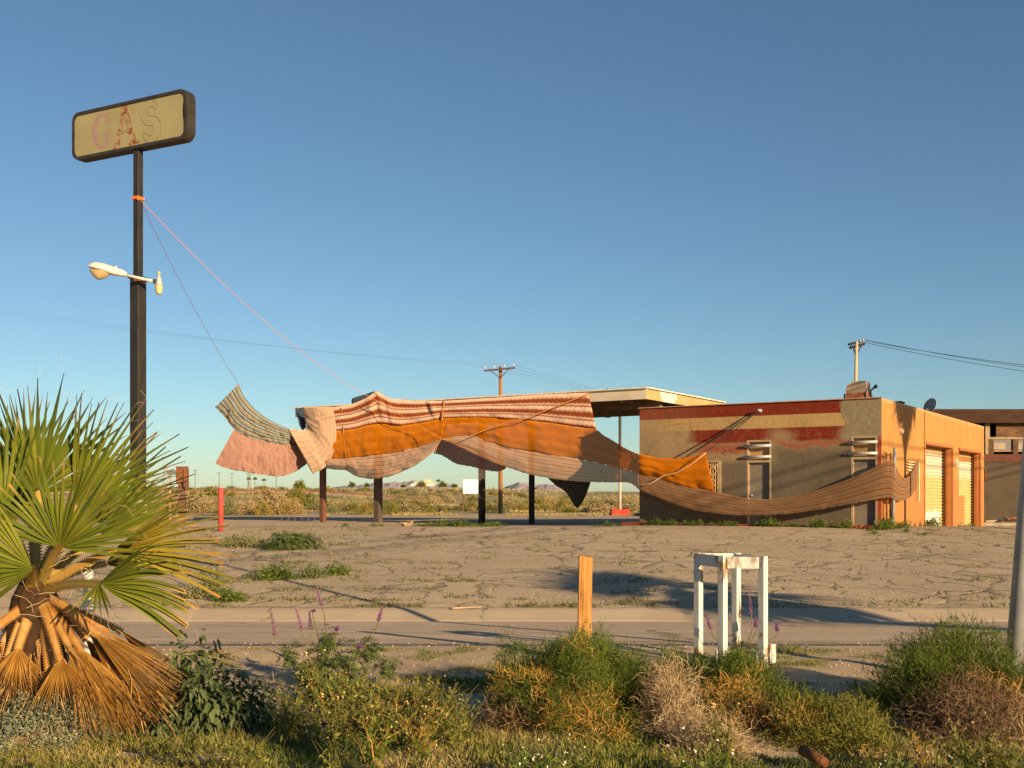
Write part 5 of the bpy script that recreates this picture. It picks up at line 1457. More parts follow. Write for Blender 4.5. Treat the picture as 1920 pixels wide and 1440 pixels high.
for i in range(110):    # loose straw and fibre low in the crown
    c_ = crown + V((rnd(-.25,.55), rnd(-.3,.3), rnd(-.25,.35))); d_ = unit(); q = [c_]
    for j in range(4): d_ = (d_+unit()*.5).normalized(); q.append(q[-1]+d_*rnd(.03,.07))
    m.ribbon(q, [.0028]*5, unit())
m.build('straw', HAIR, palm)
m = MB()
for i in range(380):    # thatch hanging over the skirt
    px_ = rnd(-40, 320); py_ = rnd(1205, 1345); c_ = P(px_, py_, rnd(6.9, 7.3)); o_ = c_-crown
    if o_.z > -.08 or abs(o_.x) > .35-o_.z*.95: continue
    d_ = (o_.normalized()+unit()*.28-UP*.25).normalized(); q = [c_]
    for j in range(4): d_ = (d_+unit()*.22-UP*.08).normalized(); q.append(q[-1]+d_*rnd(.04,.09))
    m.ribbon(q, [.007,.007,.006,.004,.001], unit())
m.build('thatch', leafy('palm_thatch', [(0,(.16,.09,.035)), (.5,(.34,.18,.06)), (1,(.50,.34,.15))], .1, nscale=5), palm)

# shrubs ----------------------------------------------------------------
GRN = leafy('shrub_green', [(0,(.045,.075,.009)), (.5,(.085,.125,.014)), (1,(.17,.19,.03))], .3, wn=.4)
GRN2 = leafy('shrub_olive', [(0,(.075,.085,.014)), (.5,(.15,.155,.026)), (1,(.27,.245,.05))], .25)
BRIGHT = leafy('weed_green', [(0,(.050,.090,.011)), (.5,(.10,.15,.02)), (1,(.19,.22,.04))], .3)
ORG = leafy('twig_orange', [(0,(.26,.13,.022)), (.5,(.44,.245,.05)), (1,(.58,.37,.12))], .1, wn=.3)
TANW = leafy('twig_tan', [(0,(.20,.125,.06)), (.5,(.36,.26,.14)), (1,(.52,.41,.25))], .05, wn=.3)
BRN = leafy('twig_brown', [(0,(.07,.04,.02)), (.5,(.14,.085,.045)), (1,(.26,.17,.10))], 0)
SAGE = leafy('sage_leaf', [(0,(.10,.125,.075)), (.5,(.19,.215,.14)), (1,(.30,.31,.20))], .2)
DARKL = leafy('broad_dark_leaf', [(0,(.040,.065,.024)), (.5,(.085,.12,.045)), (1,(.15,.18,.075))], .3, wn=.3)
STEM = leafy('green_stem', [(0,(.07,.075,.02)), (1,(.17,.14,.05))], 0)
STRAW = leafy('straw_leaf', [(0,(.12,.11,.025)), (.5,(.26,.20,.06)), (1,(.42,.31,.12))], .25)
PURP = leafy('lupine_purple', [(0,(.20,.06,.26)), (.5,(.34,.12,.38)), (1,(.50,.24,.48))], .2)
YEL = leafy('pale_yellow_petal', [(0,(.62,.42,.10)), (.5,(.72,.56,.22)), (1,(.78,.70,.45))], .3)
WHT = leafy('white_petal', [(0,(.70,.66,.52)), (1,(.80,.78,.70))], .3)
SCRUBT = leafy('scrub_tan', [(0,(.20,.145,.07)), (.5,(.30,.225,.11)), (1,(.42,.32,.17))], .1)
SCRUBG = leafy('scrub_grey_green', [(0,(.075,.085,.03)), (.5,(.14,.145,.055)), (1,(.23,.205,.09))], .1)
SCRUBO = leafy('scrub_gold', [(0,(.17,.12,.022)), (.5,(.27,.18,.035)), (1,(.38,.26,.07))], .1)

def dome(c, rx, ry, rz, shell=.0):
    """random point in the upper half of a lumpy ellipsoid"""
    while True:
        d = unit()
        if d.z < -.12: continue
        r = (R.random()**(1/3.0)) if not shell else (1-shell*R.random())
        lump = .78 + .38*noise.noise(V((d.x*1.7+c.x*3, d.y*1.7, d.z*1.7+c.y)))+.12*noise.noise(d*4+c)
        return c + V((d.x*rx, d.y*ry, d.z*rz))*(r*lump), d, r

def stems(m, base, n, rx, ry, rz, w0, spread=.25, curve=.3, seg=5):
    for i in range(n):
        p, d, r = dome(base, rx, ry, rz, .35)
        a = base + V((rnd(-1,1)*rx*spread, rnd(-1,1)*ry*spread, -.02))
        q = [a]; 
        for j in range(1, seg+1):
            t = j/seg
            q.append(a.lerp(p, t) + UP*(curve*rz*.3*math.sin(math.pi*t)) + unit()*(.035*rx))
        m.ribbon(q, [w0*(1-.75*j/seg) for j in range(seg+1)], unit())

def sprigs(m, base, n, rx, ry, rz, ln, w_, up=.6, gate=None, shell=.45, seg=2, wig=.35, out=.6):
    k = 0; tries = 0
    while k < n and tries < n*12:
        tries += 1
        p, d, r = dome(base, rx, ry, rz, shell)
        if gate and not gate(p): continue
        dv = (d*out + UP*up + unit()*.8).normalized(); q = [p]
        l_ = ln*rnd(.5, 1.3)
        for j in range(seg):
            q.append(q[-1]+dv*(l_/seg)); dv = (dv+unit()*wig).normalized()
        m.ribbon(q, [w_]+[w_*.8]*(seg-1)+[w_*.25], unit())
        k += 1

def shrub(name, label, cat, base, parts, group=None):
    s = thing(name, label, cat, base, group)
    for nm, mat, fn in parts:
        m = MB(); fn(m); m.build(nm, mat, s)
    return s
def gate_n(sc, thr, seed, inv=False):
    return lambda p: (noise.noise(p*sc+V((seed, seed*.3, 0))) > thr) != inv

vz = lambda x, y: verge(x, y)
def vb(px, d, dz=0): 
    x = (px-960)/F*d
    return V((x, d, vz(x, d)+dz))

def leaflets(m, base, n, rx, ry, rz, gate=None, shell=.45, sz=.016, up=.5):
    """short twiglets each carrying a few needle leaflets"""
    k = 0; tr = 0
    while k < n and tr < n*12:
        tr += 1
        p, d, r = dome(base, rx, ry, rz, shell)
        if gate and not gate(p): continue
        dv = (d*.7+UP*up+unit()*.9).normalized(); l_ = rnd(.03,.085); t0 = R.random()
        e_ = p+dv*l_; m.ribbon([p, e_], [.0035,.002], unit(), t0)
        for q in range(4):
            c_ = p.lerp(e_, .25+.25*q); a = (dv*.8+unit()).normalized(); s_ = a.cross(unit()).normalized(); ls = sz*rnd(.7,1.5)
            m.add([c_-s_*ls*.16, c_+s_*ls*.16, c_+a*ls], [(0,1,2)], min(1, max(0, t0+rnd(-.25,.25))))
        k += 1
# green and orange shrub round the stake
b = vb(1075, 7.65)
shrub('desert_shrub', 'round green shrub with orange dead twigs growing round the wooden stake', 'shrub', b, [
  ('stem', ORG, lambda m: stems(m, b, 460, .62, 1.0, .62, .006)),
  ('dry_twigs', ORG, lambda m: (sprigs(m, b+V((-.12,-.1,.0)), 1500, .54, .84, .58, .10, .0036, .3, gate_n(3.2, .10, 3), .2, 3, .9), sprigs(m, b+V((.05,-.5,-.03)), 1300, .54, .60, .34, .10, .0036, .3, gate_n(3.0, -.1, 13), .5, 3, .9))),
  ('brown_twigs', BRN, lambda m: sprigs(m, b+V((-.38,-.2,.0)), 1500, .42, .7, .30, .12, .004, .2, None, .6, 3, .8)),
  ('foliage', GRN, lambda m: (leaflets(m, b, 8500, .68, 1.08, .66, gate_n(2.6, -.3, 8), .45), leaflets(m, b+V((-.30,.25,0)), 3200, .40, .7, .64, gate_n(2.6, -.25, 5), .4), leaflets(m, b+V((.34,.3,0)), 3400, .42, .7, .62, None, .4), leaflets(m, b+V((.10,.45,.0)), 5200, .64, .60, .66, None, .4), leaflets(m, b+V((.45,.1,-.05)), 1800, .36, .6, .46, None, .5))),
])
b2 = vb(1256, 7.3)
shrub('tumbleweed', 'tangle of bleached straw coloured twigs between the green shrub and the white stand', 'shrub', b2, [
  ('twigs', TANW, lambda m: (stems(m, b2, 560, .30, .62, .52, .005, .5, .5, 6), sprigs(m, b2, 2900, .28, .60, .52, .15, .0033, .1, None, .6, 4, 1.0), sprigs(m, b2+V((.16,-.55,-.02)), 2200, .40, .45, .24, .15, .0033, .1, None, .8, 4, 1.0))),
])
b3 = vb(1380, 7.7)
shrub('desert_shrub', 'orange and green shrub covering the foot of the white timber stand', 'shrub', b3, [
  ('stem', ORG, lambda m: stems(m, b3, 320, .56, .85, .46, .006)),
  ('dry_twigs', ORG, lambda m: (sprigs(m, b3+V((0,-.15,0)), 2600, .56, .8, .44, .095, .0036, .4, gate_n(3.0, -.05, 31), .45, 3, .9), sprigs(m, b3+V((.30,-.6,-.02)), 1300, .32, .4, .24, .1, .0036, .3, None, .6, 3, .9))),
  ('brown_twigs', BRN, lambda m: sprigs(m, b3+V((0,-.2,0)), 1000, .5, .75, .34, .11, .004, .3, None, .6, 3, .8)),
  ('foliage', GRN, lambda m: (leaflets(m, b3+V((-.36,.2,.03)), 2600, .36, .6, .58, None, .4), leaflets(m, b3+V((-.05,.10,.03)), 7600, .62, .75, .52, gate_n(2.8, -.12, 14), .4), leaflets(m, b3+V((.30,-.35,0)), 2600, .32, .5, .30, gate_n(3, -.2, 2), .5))),
])
b4 = vb(1812, 7.45)
shrub('desert_shrub', 'large dark green shrub with bare tangled branches at the foot of the leaning steel pole', 'shrub', b4, [
  ('branch', BRN, lambda m: (stems(m, b4, 420, .68, .85, .58, .008, .35, .4, 6), sprigs(m, b4+V((-.10,-.35,0)), 3600, .60, .7, .42, .15, .004, .2, None, .6, 4, 1.0))),
  ('bleached_branch', TANW, lambda m: (stems(m, b4+V((-.1,-.5,0)), 50, .52, .45, .36, .006, .4, .6, 6), sprigs(m, b4+V((.1,-.45,-.02)), 700, .5, .45, .36, .14, .0036, .2, None, .6, 4, 1.0))),
  ('dry_twigs', ORG, lambda m: sprigs(m, b4+V((.25,-.25,0)), 1300, .5, .6, .46, .10, .0036, .3, gate_n(2.8, .05, 5), .5, 3, .9)),
  ('foliage', GRN, lambda m: (leaflets(m, b4+V((-.28,.2,.0)), 2600, .42, .6, .56, gate_n(2.5, -.2, 3), .4), leaflets(m, b4+V((.06,.30,.05)), 11000, .80, .75, .68, gate_n(2.4, -.2, 22), .42), leaflets(m, b4+V((.38,-.15,0)), 4200, .44, .75, .50, gate_n(2.6, -.1, 4), .5))),
])
b5 = vb(1560, 7.1)
shrub('low_shrub', 'low dark green shrub in the shade between the orange shrub and the tangled one', 'shrub', b5, [
  ('stem', BRN, lambda m: stems(m, b5, 120, .56, .6, .22, .005)),
  ('foliage', GRN2, lambda m: leaflets(m, b5, 5200, .60, .75, .27, gate_n(2.6, -.25, 9), .6)),
])
# grey saltbush bottom left
b6 = vb(84, 7.0)
def small_leaves(m, base, n, rx, ry, rz, sz, gate=None, shell=.4, asp=2.2, up=.3):
    k = 0; tr = 0
    while k < n and tr < n*10:
        tr += 1
        p, d, r = dome(base, rx, ry, rz, shell)
        if gate and not gate(p): continue
        a = (d*.6+UP*up+unit()).normalized(); s_ = a.cross(unit()).normalized(); l_ = sz*rnd(.6, 1.3); w_ = l_/asp
        m.add([p, p+a*l_*.5+s_*w_*.5, p+a*l_, p+a*l_*.5-s_*w_*.5], [(0,1,2,3)]); k += 1
shrub('saltbush', 'grey green saltbush at the bottom left under the dead palm fronds', 'shrub', b6, [
  ('stem', TANW, lambda m: stems(m, b6, 300, .48, .4, .40, .0045)),
  ('foliage', SAGE, lambda m: (small_leaves(m, b6, 9500, .52, .42, .42, .022, gate_n(4.0, -.15, 6), .4), small_leaves(m, b6+V((-.28,.1,0)), 3500, .34, .34, .36, .022, None, .4))),
])
# broad leaved bush by the palm
def droop_leaf(m, p, d, L, W):
    d = (d*V((1,1,.3)) - UP*rnd(-.1,.8) + unit()*.75).normalized(); s_ = d.cross(UP).normalized(); n_ = s_.cross(d)
    pr = [(0,.08),(.18,.75),(.38,1.0),(.65,.7),(.86,.3),(1,.02)]
    vs = []; rl = rnd(.1,.55)
    for t, w_ in pr:
        c_ = p + d*(L*t) - UP*(L*rl*t*t)
        vs += [c_-s_*(W*w_/2)+n_*W*.12*w_, c_, c_+s_*(W*w_/2)+n_*W*.12*w_]
    fs = []
    for k in range(len(pr)-1):
        a = 3*k; fs += [(a,a+1,a+4,a+3),(a+1,a+2,a+5,a+4)]
    m.add(vs, fs)
def bush_leafy(m, base, n, rx, ry, rz, L, gate=None):
    k = 0
    while k < n:
        p, d, r = dome(base, rx, ry, rz, .5)
        if gate and not gate(p): continue
        droop_leaf(m, p, d, L*rnd(.6,1.2), L*rnd(.42,.6)); k += 1
b7 = vb(392, 7.35)
shrub('broadleaf_bush', 'dark leafy bush with drooping broad leaves beside the dead palm fronds', 'bush', b7, [
  ('stem', STEM, lambda m: stems(m, b7, 60, .36, .34, .54, .010)),
  ('foliage', DARKL, lambda m: (bush_leafy(m, b7+V((-.05,0,.04)), 980, .46, .42, .60, .074), bush_leafy(m, b7+V((-.27,.15,.08)), 300, .26, .2, .66, .076), bush_leafy(m, b7+V((.26,-.05,0)), 480, .32, .3, .48, .07))),
])
b8 = vb(312, 7.15)
shrub('leafy_weed', 'small dark leafy weed at the tip of the dead palm fronds', 'weed', b8, [
  ('stem', STEM, lambda m: stems(m, b8, 14, .11, .1, .22, .007)),
  ('foliage', DARKL, lambda m: bush_leafy(m, b8+UP*.05, 64, .13, .12, .21, .075)),
])
# lupines -----------------------------------------------------------------
def palmate(m, p, d, rad):
    a = d.cross(UP); a = a.normalized() if a.length > .05 else V((1,0,0)); b_ = a.cross(d).normalized()
    n = R.choice((6,7,8)); o_ = rnd(0, 6)
    for i in range(n):
        an = o_+6.283*i/n; dr = (a*math.cos(an)+b_*math.sin(an)+d*.35).normalized(); s_ = dr.cross(d).normalized()
        l_ = rad*rnd(.8,1.15); w_ = l_*.30
        m.add([p, p+dr*l_*.55+s_*w_*.5, p+dr*l_, p+dr*l_*.55-s_*w_*.5], [(0,1,2,3)], None)
def spike(mf, ms, p, top, n=46, r0=.021):
    ms.tube([p, p.lerp(top, .5)+unit()*.008, top], [.0045,.004,.002], 5)
    for i in range(n):
        t = .30+.70*i/n; c_ = p.lerp(top, t); an = i*2.4
        for k in range(2):
            d = V((math.cos(an+k*1.6), math.sin(an+k*1.6), rnd(.0,.6))).normalized(); s_ = d.cross(UP).normalized(); l_ = r0*(1.25-.75*(t-.3)/.7)*rnd(.8,1.2)
            mf.add([c_, c_+d*l_*.6+s_*l_*.35, c_+d*l_+UP*l_*.25, c_+d*l_*.6-s_*l_*.35], [(0,1,2,3)])
def lupine(label, base, rx, ry, rz, nleaf, rad, spikes, group=None, extra=()):
    s = thing('lupine', label, 'flower', base, group)
    ms = MB(); stems(ms, base, int(nleaf/5)+8, rx, ry, rz, .006)
    ms.build('stem', STEM, s)
    ml_ = MB()
    for i in range(nleaf):
        p, d, r = dome(base+UP*.03, rx, ry, rz, .55); palmate(ml_, p, (d+UP*.6+unit()*.5).normalized(), rad*rnd(.7,1.15))
    for (o_, ex, ez, ne) in extra:
        for i in range(ne):
            p, d, r = dome(base+o_, ex, ex, ez, .8); palmate(ml_, p, (d+UP*.6+unit()*.5).normalized(), rad*rnd(.7,1.15))
    ml_.build('foliage', leafy('lupine_leaf', [(0,(.045,.075,.018)), (.5,(.085,.125,.034)), (1,(.16,.19,.065))], .3, wn=.3) if 'lupine_leaf' not in bpy.data.materials else bpy.data.materials['lupine_leaf'], s)
    for a_, t_ in spikes:
        mf = MB(); mst = MB(); spike(mf, mst, a_, t_); g0 = base+(a_-base)*.25; g0.z = base.z+.04; mst.tube([g0, g0.lerp(a_, .6)+UP*.03, a_], [.006,.005,.0045], 5)
        fo = mf.build('flower_spike', PURP, s); mst.build('stalk', STEM, fo)
    return s
b9 = vb(622, 8.7)
sp9 = [(P(519,1215,8.7),P(508,1142,8.7)), (P(572,1200,8.6),P(553,1134,8.6)), (P(583,1196,8.75),P(580,1146,8.75)), (P(608,1152,8.7),P(592,1100,8.7)), (P(706,1178,8.8),P(718,1135,8.8)), (P(586,1150,8.7),P(590,1143,8.7)), (P(676,1220,8.5),P(672,1206,8.5)), (P(630,1188,8.65),P(633,1174,8.65))]
lupine('tall leafy lupine clump with several purple spikes in front of the road', b9, .46, .40, .44, 420, .046, sp9, None, [(V((-.34,.0,.18)), .13, .22, 60), (V((.30,.05,.22)), .15, .24, 80), (V((-.02,.0,.30)), .14, .24, 70), (V((.46,.0,.10)), .16, .26, 60)])
b10 = vb(1392, 9.75)
lupine('purple lupine growing up between the legs of the white timber stand', b10, .22, .2, .22, 60, .042, [(P(1411,1180,9.8),P(1403,1092,9.8)), (P(1337,1195,9.75),P(1322,1148,9.75)), (P(1418,1185,9.7),P(1416,1158,9.7)), (P(1458,1192,9.8),P(1455,1165,9.8)), (P(1142,1225,9.9),P(1140,1205,9.9))])
b11 = vb(612, 6.7)
lupine('short lupine with one purple head among the yellow flowers at the bottom of the picture', b11, .12, .12, .16, 46, .040, [(P(606,1386,6.7),P(609,1350,6.7))])

# wild mustard: a few plants copied
def mustard(mst, mlf, h, n, nfl):
    for i in range(n):
        top = V((rnd(-.16,.16), rnd(-.16,.16), h*rnd(.6,1.05))); q = [V((rnd(-.03,.03), rnd(-.03,.03), -.02)), top*.5+unit()*.03, top]
        mst.ribbon(q, [.005,.004,.0025], unit())
        for k in range(6):
            t = rnd(.25, .95); p = q[0].lerp(top, t); e = p+V((rnd(-.07,.07), rnd(-.07,.07), rnd(.02,.09)))
            mst.ribbon([p, e], [.003,.002], unit())
            if R.random() < nfl:
                mlf.cur = 1
                for z in range(R.choice((1,2,3))):
                    c_ = e+unit()*.012; a = unit(); s_ = a.cross(unit()).normalized(); r_ = rnd(.004,.008)
                    mlf.add([c_-a*r_, c_+s_*r_, c_+a*r_, c_-s_*r_], [(0,1,2,3)])
                mlf.cur = 0
        for k in range(26):
            p = q[0].lerp(top, rnd(.03,.92))+unit()*.015; d = (unit()+UP*.2).normalized(); s_ = d.cross(unit()).normalized(); l_ = rnd(.025,.055)
            mlf.add([p, p+d*l_*.5+s_*l_*.17, p+d*l_, p+d*l_*.5-s_*l_*.17], [(0,1,2,3)])
protos = []
for i, (h, n, fm_, lf_, st_, lab) in enumerate(((.30, 9, YEL, GRN2, STEM, 'bushy weed with pale yellow flower heads on the near verge'), (.22, 10, WHT, BRIGHT, STEM, 'low weed with tiny white flowers on the near verge'), (.34, 7, YEL, STRAW, ORG, 'dry orange stalked weed with a few yellow heads on the near verge'), (.26, 8, YEL, BRIGHT, ORG, 'green weed with orange stalks and yellow heads on the near verge'))):
    s = thing('wildflower', lab, 'wildflower', (0,0,0), 'wildflowers on the near verge')
    a, l_ = MB(), MB(); mustard(a, l_, h, n, (.17,.22,.15,.13)[i])
    a.build('stem', st_, s); l_.build('foliage', [lf_, fm_], s)
    protos.append(s)
used = [0]*4
def put(k, x, y, sc, rz):
    o = protos[k] if not used[k] else copy_tree(protos[k]); used[k] = 1
    o.location = (x, y, vz(x, y)); o.scale = (sc, sc, sc*rnd(.85,1.15)); o.rotation_euler = (0,0,rz)
zones = []
for i in range(150):
    y = 5.75 + 3.0*R.random()**1.25; px = rnd(-20, 1940); 
    t = noise.noise(V((px*.006, y*1.1, 2)))
    if px > 880 and (y > 6.5 or R.random() < .35): continue
    if 250 < px < 500 and y > 6.6: continue
    if px < 235 and y > 6.05: continue
    if t < -.22 and px < 900: continue
    if 470 < px < 560 and y > 7.8: continue
    k = 0 if t > .1 else R.choice((0,1,2,3,3))
    if 850 < px < 1250 and y < 6.8 and R.random() < .4: k = 1
    if 1400 < px < 1800 and y < 6.6: k = R.choice((2,1,0))
    put(k, (px-960)/F*y, y, rnd(.65,1.15), rnd(0,6.28))
for px, y in ((690,7.4),(720,7.0),(760,7.3),(790,6.8),(830,7.1),(650,6.9),(600,7.1),(560,7.0),(530,6.9),(700,6.8),(780,6.6),(850,6.7),(640,7.3),(740,6.7),(810,7.4)):
    put(R.choice((0,0,3,2)), (px-960)/F*y, y, rnd(.85,1.25), rnd(0,6.28))

# grass and ground cover of the verge (nobody could count it)
m = MB()
def cover(n, y0, y1, px0, px1, dens, hmin, hmax, w_):
    k = 0; tr = 0
    while k < n and tr < n*8:
        tr += 1
        y = y0+(y1-y0)*R.random()**1.15; px = rnd(px0, px1); x = (px-960)/F*y
        t = noise.noise(V((x*.9, y*1.3, 7)))+.5*noise.noise(V((x*3.1, y*3.6, 1)))
        if t < dens(px, y): continue
        p = V((x, y, vz(x, y)-.005)); h = rnd(hmin, hmax)*(.7+.8*max(0, t))
        d = (UP*1.1+unit()*.8).normalized(); e = p+d*h
        m.ribbon([p, p.lerp(e, .55)+unit()*.006, e], [w_*rnd(.6,1.3), w_, w_*.2], unit(), R.random()); k += 1
def d1(px, y):
    b_ = -.42
    if y > 8.6: b_ = .22 + (y-8.6)*.16
    if 430 < px < 600 and 7.6 < y < 9: b_ = .15
    if 780 < px < 960 and 7.4 < y: b_ = .2
    return b_
cover(70000, 5.6, 9.0, -60, 1980, d1, .02, .085, .0065)
cover(9000, 8.4, 10.9, -60, 1980, lambda px, y: .25, .015, .05, .006)
gr = m.build('grass', leafy('verge_cover', [(0,(.060,.095,.012)), (.42,(.125,.155,.024)), (.62,(.22,.205,.045)), (.82,(.34,.26,.09)), (1,(.48,.38,.21))], .25, nscale=1.1, wn=.6), origin=(0,0,0)); tag(gr, 'low green and straw coloured grass and weeds covering the verge', 'grass', kind='stuff')
m = MB()
for i in range(2600):   # dry sticks and litter
    y = 5.7+4.6*R.random(); px = rnd(-40, 1960); x = (px-960)/F*y; p = V((x, y, vz(x,y)+.004)); d = V((rnd(-1,1), rnd(-1,1), rnd(-.02,.35))).normalized(); l_ = rnd(.04,.16)
    m.ribbon([p, p+d*l_*.5+unit()*.01, p+d*l_], [.005,.004,.002], UP+unit()*.4)
for i in range(2200):   # pebbles
    y = 5.7+5.6*R.random(); px = rnd(-40, 1960); x = (px-960)/F*y; p = V((x, y, vz(x,y))); s_ = rnd(.004,.016)
    a = unit()*s_; b_ = unit()*s_
    m.add([p+V((s_,0,0)), p+V((-s_*.5,s_*.8,0)), p+V((-s_*.5,-s_*.8,0)), p+V((rnd(-.3,.3)*s_, 0, s_*.8))], [(0,1,3),(1,2,3),(2,0,3)])
lt = m.build('litter', leafy('dry_litter', [(0,(.12,.08,.04)), (.5,(.30,.22,.13)), (1,(.46,.37,.25))], 0), origin=(0,0,0)); tag(lt, 'dry twigs and pebbles scattered over the bare soil of the verge', 'litter', kind='stuff')

# weeds on the lot --------------------------------------------------------
def weed_proto(label, group, h, r_, n, mat, flower=None):
    s = thing('weed', label, 'weed', (0,0,0), group)
    o_ = V((0,0,0))
    m = MB(); stems(m, o_, 26, r_, r_, h, .008); m.build('stem', STEM, s)
    m = MB(); small_leaves(m, o_, n, r_, r_, h, .055, None, .7, 1.9, .5); m.build('foliage', mat, s)
    return s
def scatter(protos_, spots):
    us = set()
    for i, (px, d, sc) in enumerate(spots):
        k = i % len(protos_); o = protos_[k] if k not in us else copy_tree(protos_[k]); us.add(k)
        x = (px-960)/F*d; o.location = (x, d, zt(x, d)-.01); o.scale = (sc*rnd(.8,1.3), sc*rnd(.8,1.3), sc*rnd(.7,1.25)); o.rotation_euler = (0,0,rnd(0,6.28))
pA = [weed_proto('green weed sprouting along the foot of the building', 'weeds along the building', .34, .30, 300, BRIGHT), weed_proto('green weed sprouting along the foot of the building', 'weeds along the building', .46, .24, 260, BRIGHT)]
def front_d(px):
    a = (px-960)/F; s_ = (38.4*a-4.59)/(7.19+4.4*a); return 38.4-4.4*s_
sp_w = [(px, front_d(px)-.75, sc) for px, sc in ((1214,.7),(1228,.95),(1238,1.0),(1249,.7),(1262,.85),(1284,.6),(1300,.95),(1313,.7),(1334,.75),(1349,.55),(1365,.85),(1378,.8),(1421,.7),(1436,1.05),(1446,1.1),(1460,.8),(1481,.75),(1494,.7),(1520,.7),(1533,1.0),(1541,.95),(1560,.6),(1579,1.0),(1590,.9))]
sp_w += [(1652,33.1,1.1),(1662,33.3,1.3),(1668,33.5,1.2),(1684,33.6,.9),(1697,34.2,1.1),(1742,37.3,1.1),(1752,38,1.1),(1806,42,1.3),(1818,42.5,1.2),(1860,44,1.0),(1634,32.6,.6),(1700,32.2,.6),(1640,31.5,.5),(1735,31,.5)]
scatter(pA, sp_w)
pB = [weed_proto('low weed in the strip at the raised edge under the canopy', 'weeds under the canopy', .22, .26, 200, BRIGHT)]
scatter(pB, [(px, 35.3+rnd(-.2,.3), sc) for px, sc in ((785,.7),(797,.8),(808,1.0),(818,.9),(829,1.3),(840,.9),(851,.9),(860,1.4),(870,1.0),(880,.8),(893,.8),(910,1.1),(920,1.1),(932,.8),(948,.5),(700,.6),(716,.5),(648,.7),(1116,.6),(1140,.9),(1160,.8))])
# greener clumps left of centre, named one by one
def clump(px, d, rx, rz, n, label, mat=BRIGHT, sz=.045):
    b = V(((px-960)/F*d, d, zt((px-960)/F*d, d)-.02))
    return shrub('weed_clump', label, 'weed', b, [
        ('stem', STEM, lambda m: stems(m, b, 50, rx, rx*.7, rz, .008)),
        ('foliage', mat, lambda m: small_leaves(m, b, n, rx, rx*.75, rz, sz, None, .75, 2.0, .4)),
        ])
clump(516, 20.6, .70, .38, 2600, 'bright green weed clump on the lot just above the long pole shadow')
clump(585, 20.8, .48, .38, 1100, 'pale green leafy weed between two darker clumps on the lot', leafy('pale_weed', [(0,(.07,.10,.03)), (1,(.17,.20,.075))], .3))
clump(633, 21.3, .40, .33, 1100, 'small dark green clump at the right end of the row of weeds on the lot')
clump(432, 17.6, .36, .28, 1200, 'green weed growing at the kerb edge right of the palm')
clump(398, 18.6, .36, .60, 900, 'tall pale weed with thin stems between palm and kerb', leafy('pale_weed2', [(0,(.07,.10,.03)), (1,(.17,.20,.075))], .3), .05)
clump(365, 18.0, .5, .3, 1000, 'sparse weeds right beside the palm on the lot edge', SCRUBG)
clump(456, 27.4, 1.0, .50, 1500, 'grey green weed clump at the left, below the red bollard', SCRUBG, .06)
b12 = V(((548-960)/F*26.8, 26.8, zt(-5.5,26.8)))
lupine('wide lupine clump with faint purple spikes on the lot below the canopy', b12, 1.05, .6, .56, 800, .075, [(P(528+k*12, 992-3*(k%3), 26.8), P(528+k*13, 962-6*(k%2)-3*(k%3), 26.8)) for k in range(6)])
m = MB()
lotg = random.Random(3)
for i in range(10000):    # grass in the joints and dirt of the lot
    y = 16.9+17.5*lotg.random()**1.4; px = lotg.uniform(240, 1240) if lotg.random() < .8 else lotg.uniform(1240, 1920); x = (px-960)/F*y
    t = noise.noise(V((x*.7, y*1.6, 11)))
    if t < (.30 if px > 700 else .10) and not (y < 17.2 and t > 0): continue
    p = V((x, y, zt(x, y)-.01))
    for k in range(3):
        q = p+V((lotg.uniform(-.06,.06), lotg.uniform(-.05,.05), 0)); d = (UP+unit()*.9).normalized(); h = lotg.uniform(.025,.10)
        m.ribbon([q, q+d*h*.6, q+d*h], [.014,.012,.003], unit())
o = m.build('crack_weeds', leafy('crack_weed', [(0,(.05,.07,.014)), (.5,(.11,.12,.03)), (1,(.26,.20,.08))], .2), origin=(0,0,0)); tag(o, 'thin low weeds growing in the cracks and dirt of the lot', 'weeds', kind='stuff')

# desert beyond ----------------------------------------------------------
def bush_mesh(n, sz, lump, mats):
    """unit bush (radius 1, height 1): clumps of small faces"""
    out = []
    for mat, frac, gate in mats:
        m = MB(); o_ = V((lump*5.1, lump*2.3, 0)); k = 0
        while k < int(n*frac):
            p, d, r = dome(o_, 1, 1, 1, .55); p = p-o_
            if gate is not None and (noise.noise(p*2.1+V((lump,0,0))) > .0) != gate: continue
            a = (d*.7+UP*.5+unit()).normalized(); s_ = a.cross(unit()).normalized(); l_ = sz*rnd(.6,1.4)
            m.add([p-s_*l_*.22, p+s_*l_*.22, p+a*l_], [(0,1,2)]); k += 1
        out.append((m, mat))
    return out
def bush(name, label, cat, loc, w_, h, mats, n=1100, sz=.17, group=None):
    s = thing(name, label, cat, (0,0,0), group)
    for i, (m, mat) in enumerate(bush_mesh(n, sz, rnd(0, 50), mats)): m.build('foliage' if i == 0 else 'dry_foliage', mat, s)
    s.location = loc; s.scale = (w_, w_*.8, h); return s
def far(px, d): return V(((px-960)/F*d, d, zt((px-960)/F*d, d)-.05))
TT = [(SCRUBT, 1.0, None)]; GG = [(GRN, .7, None), (SCRUBO, .3, None)]; MX = [(SCRUBO, .55, True), (GRN2, .45, False)]; SG = [(SCRUBG, 1.0, None)]
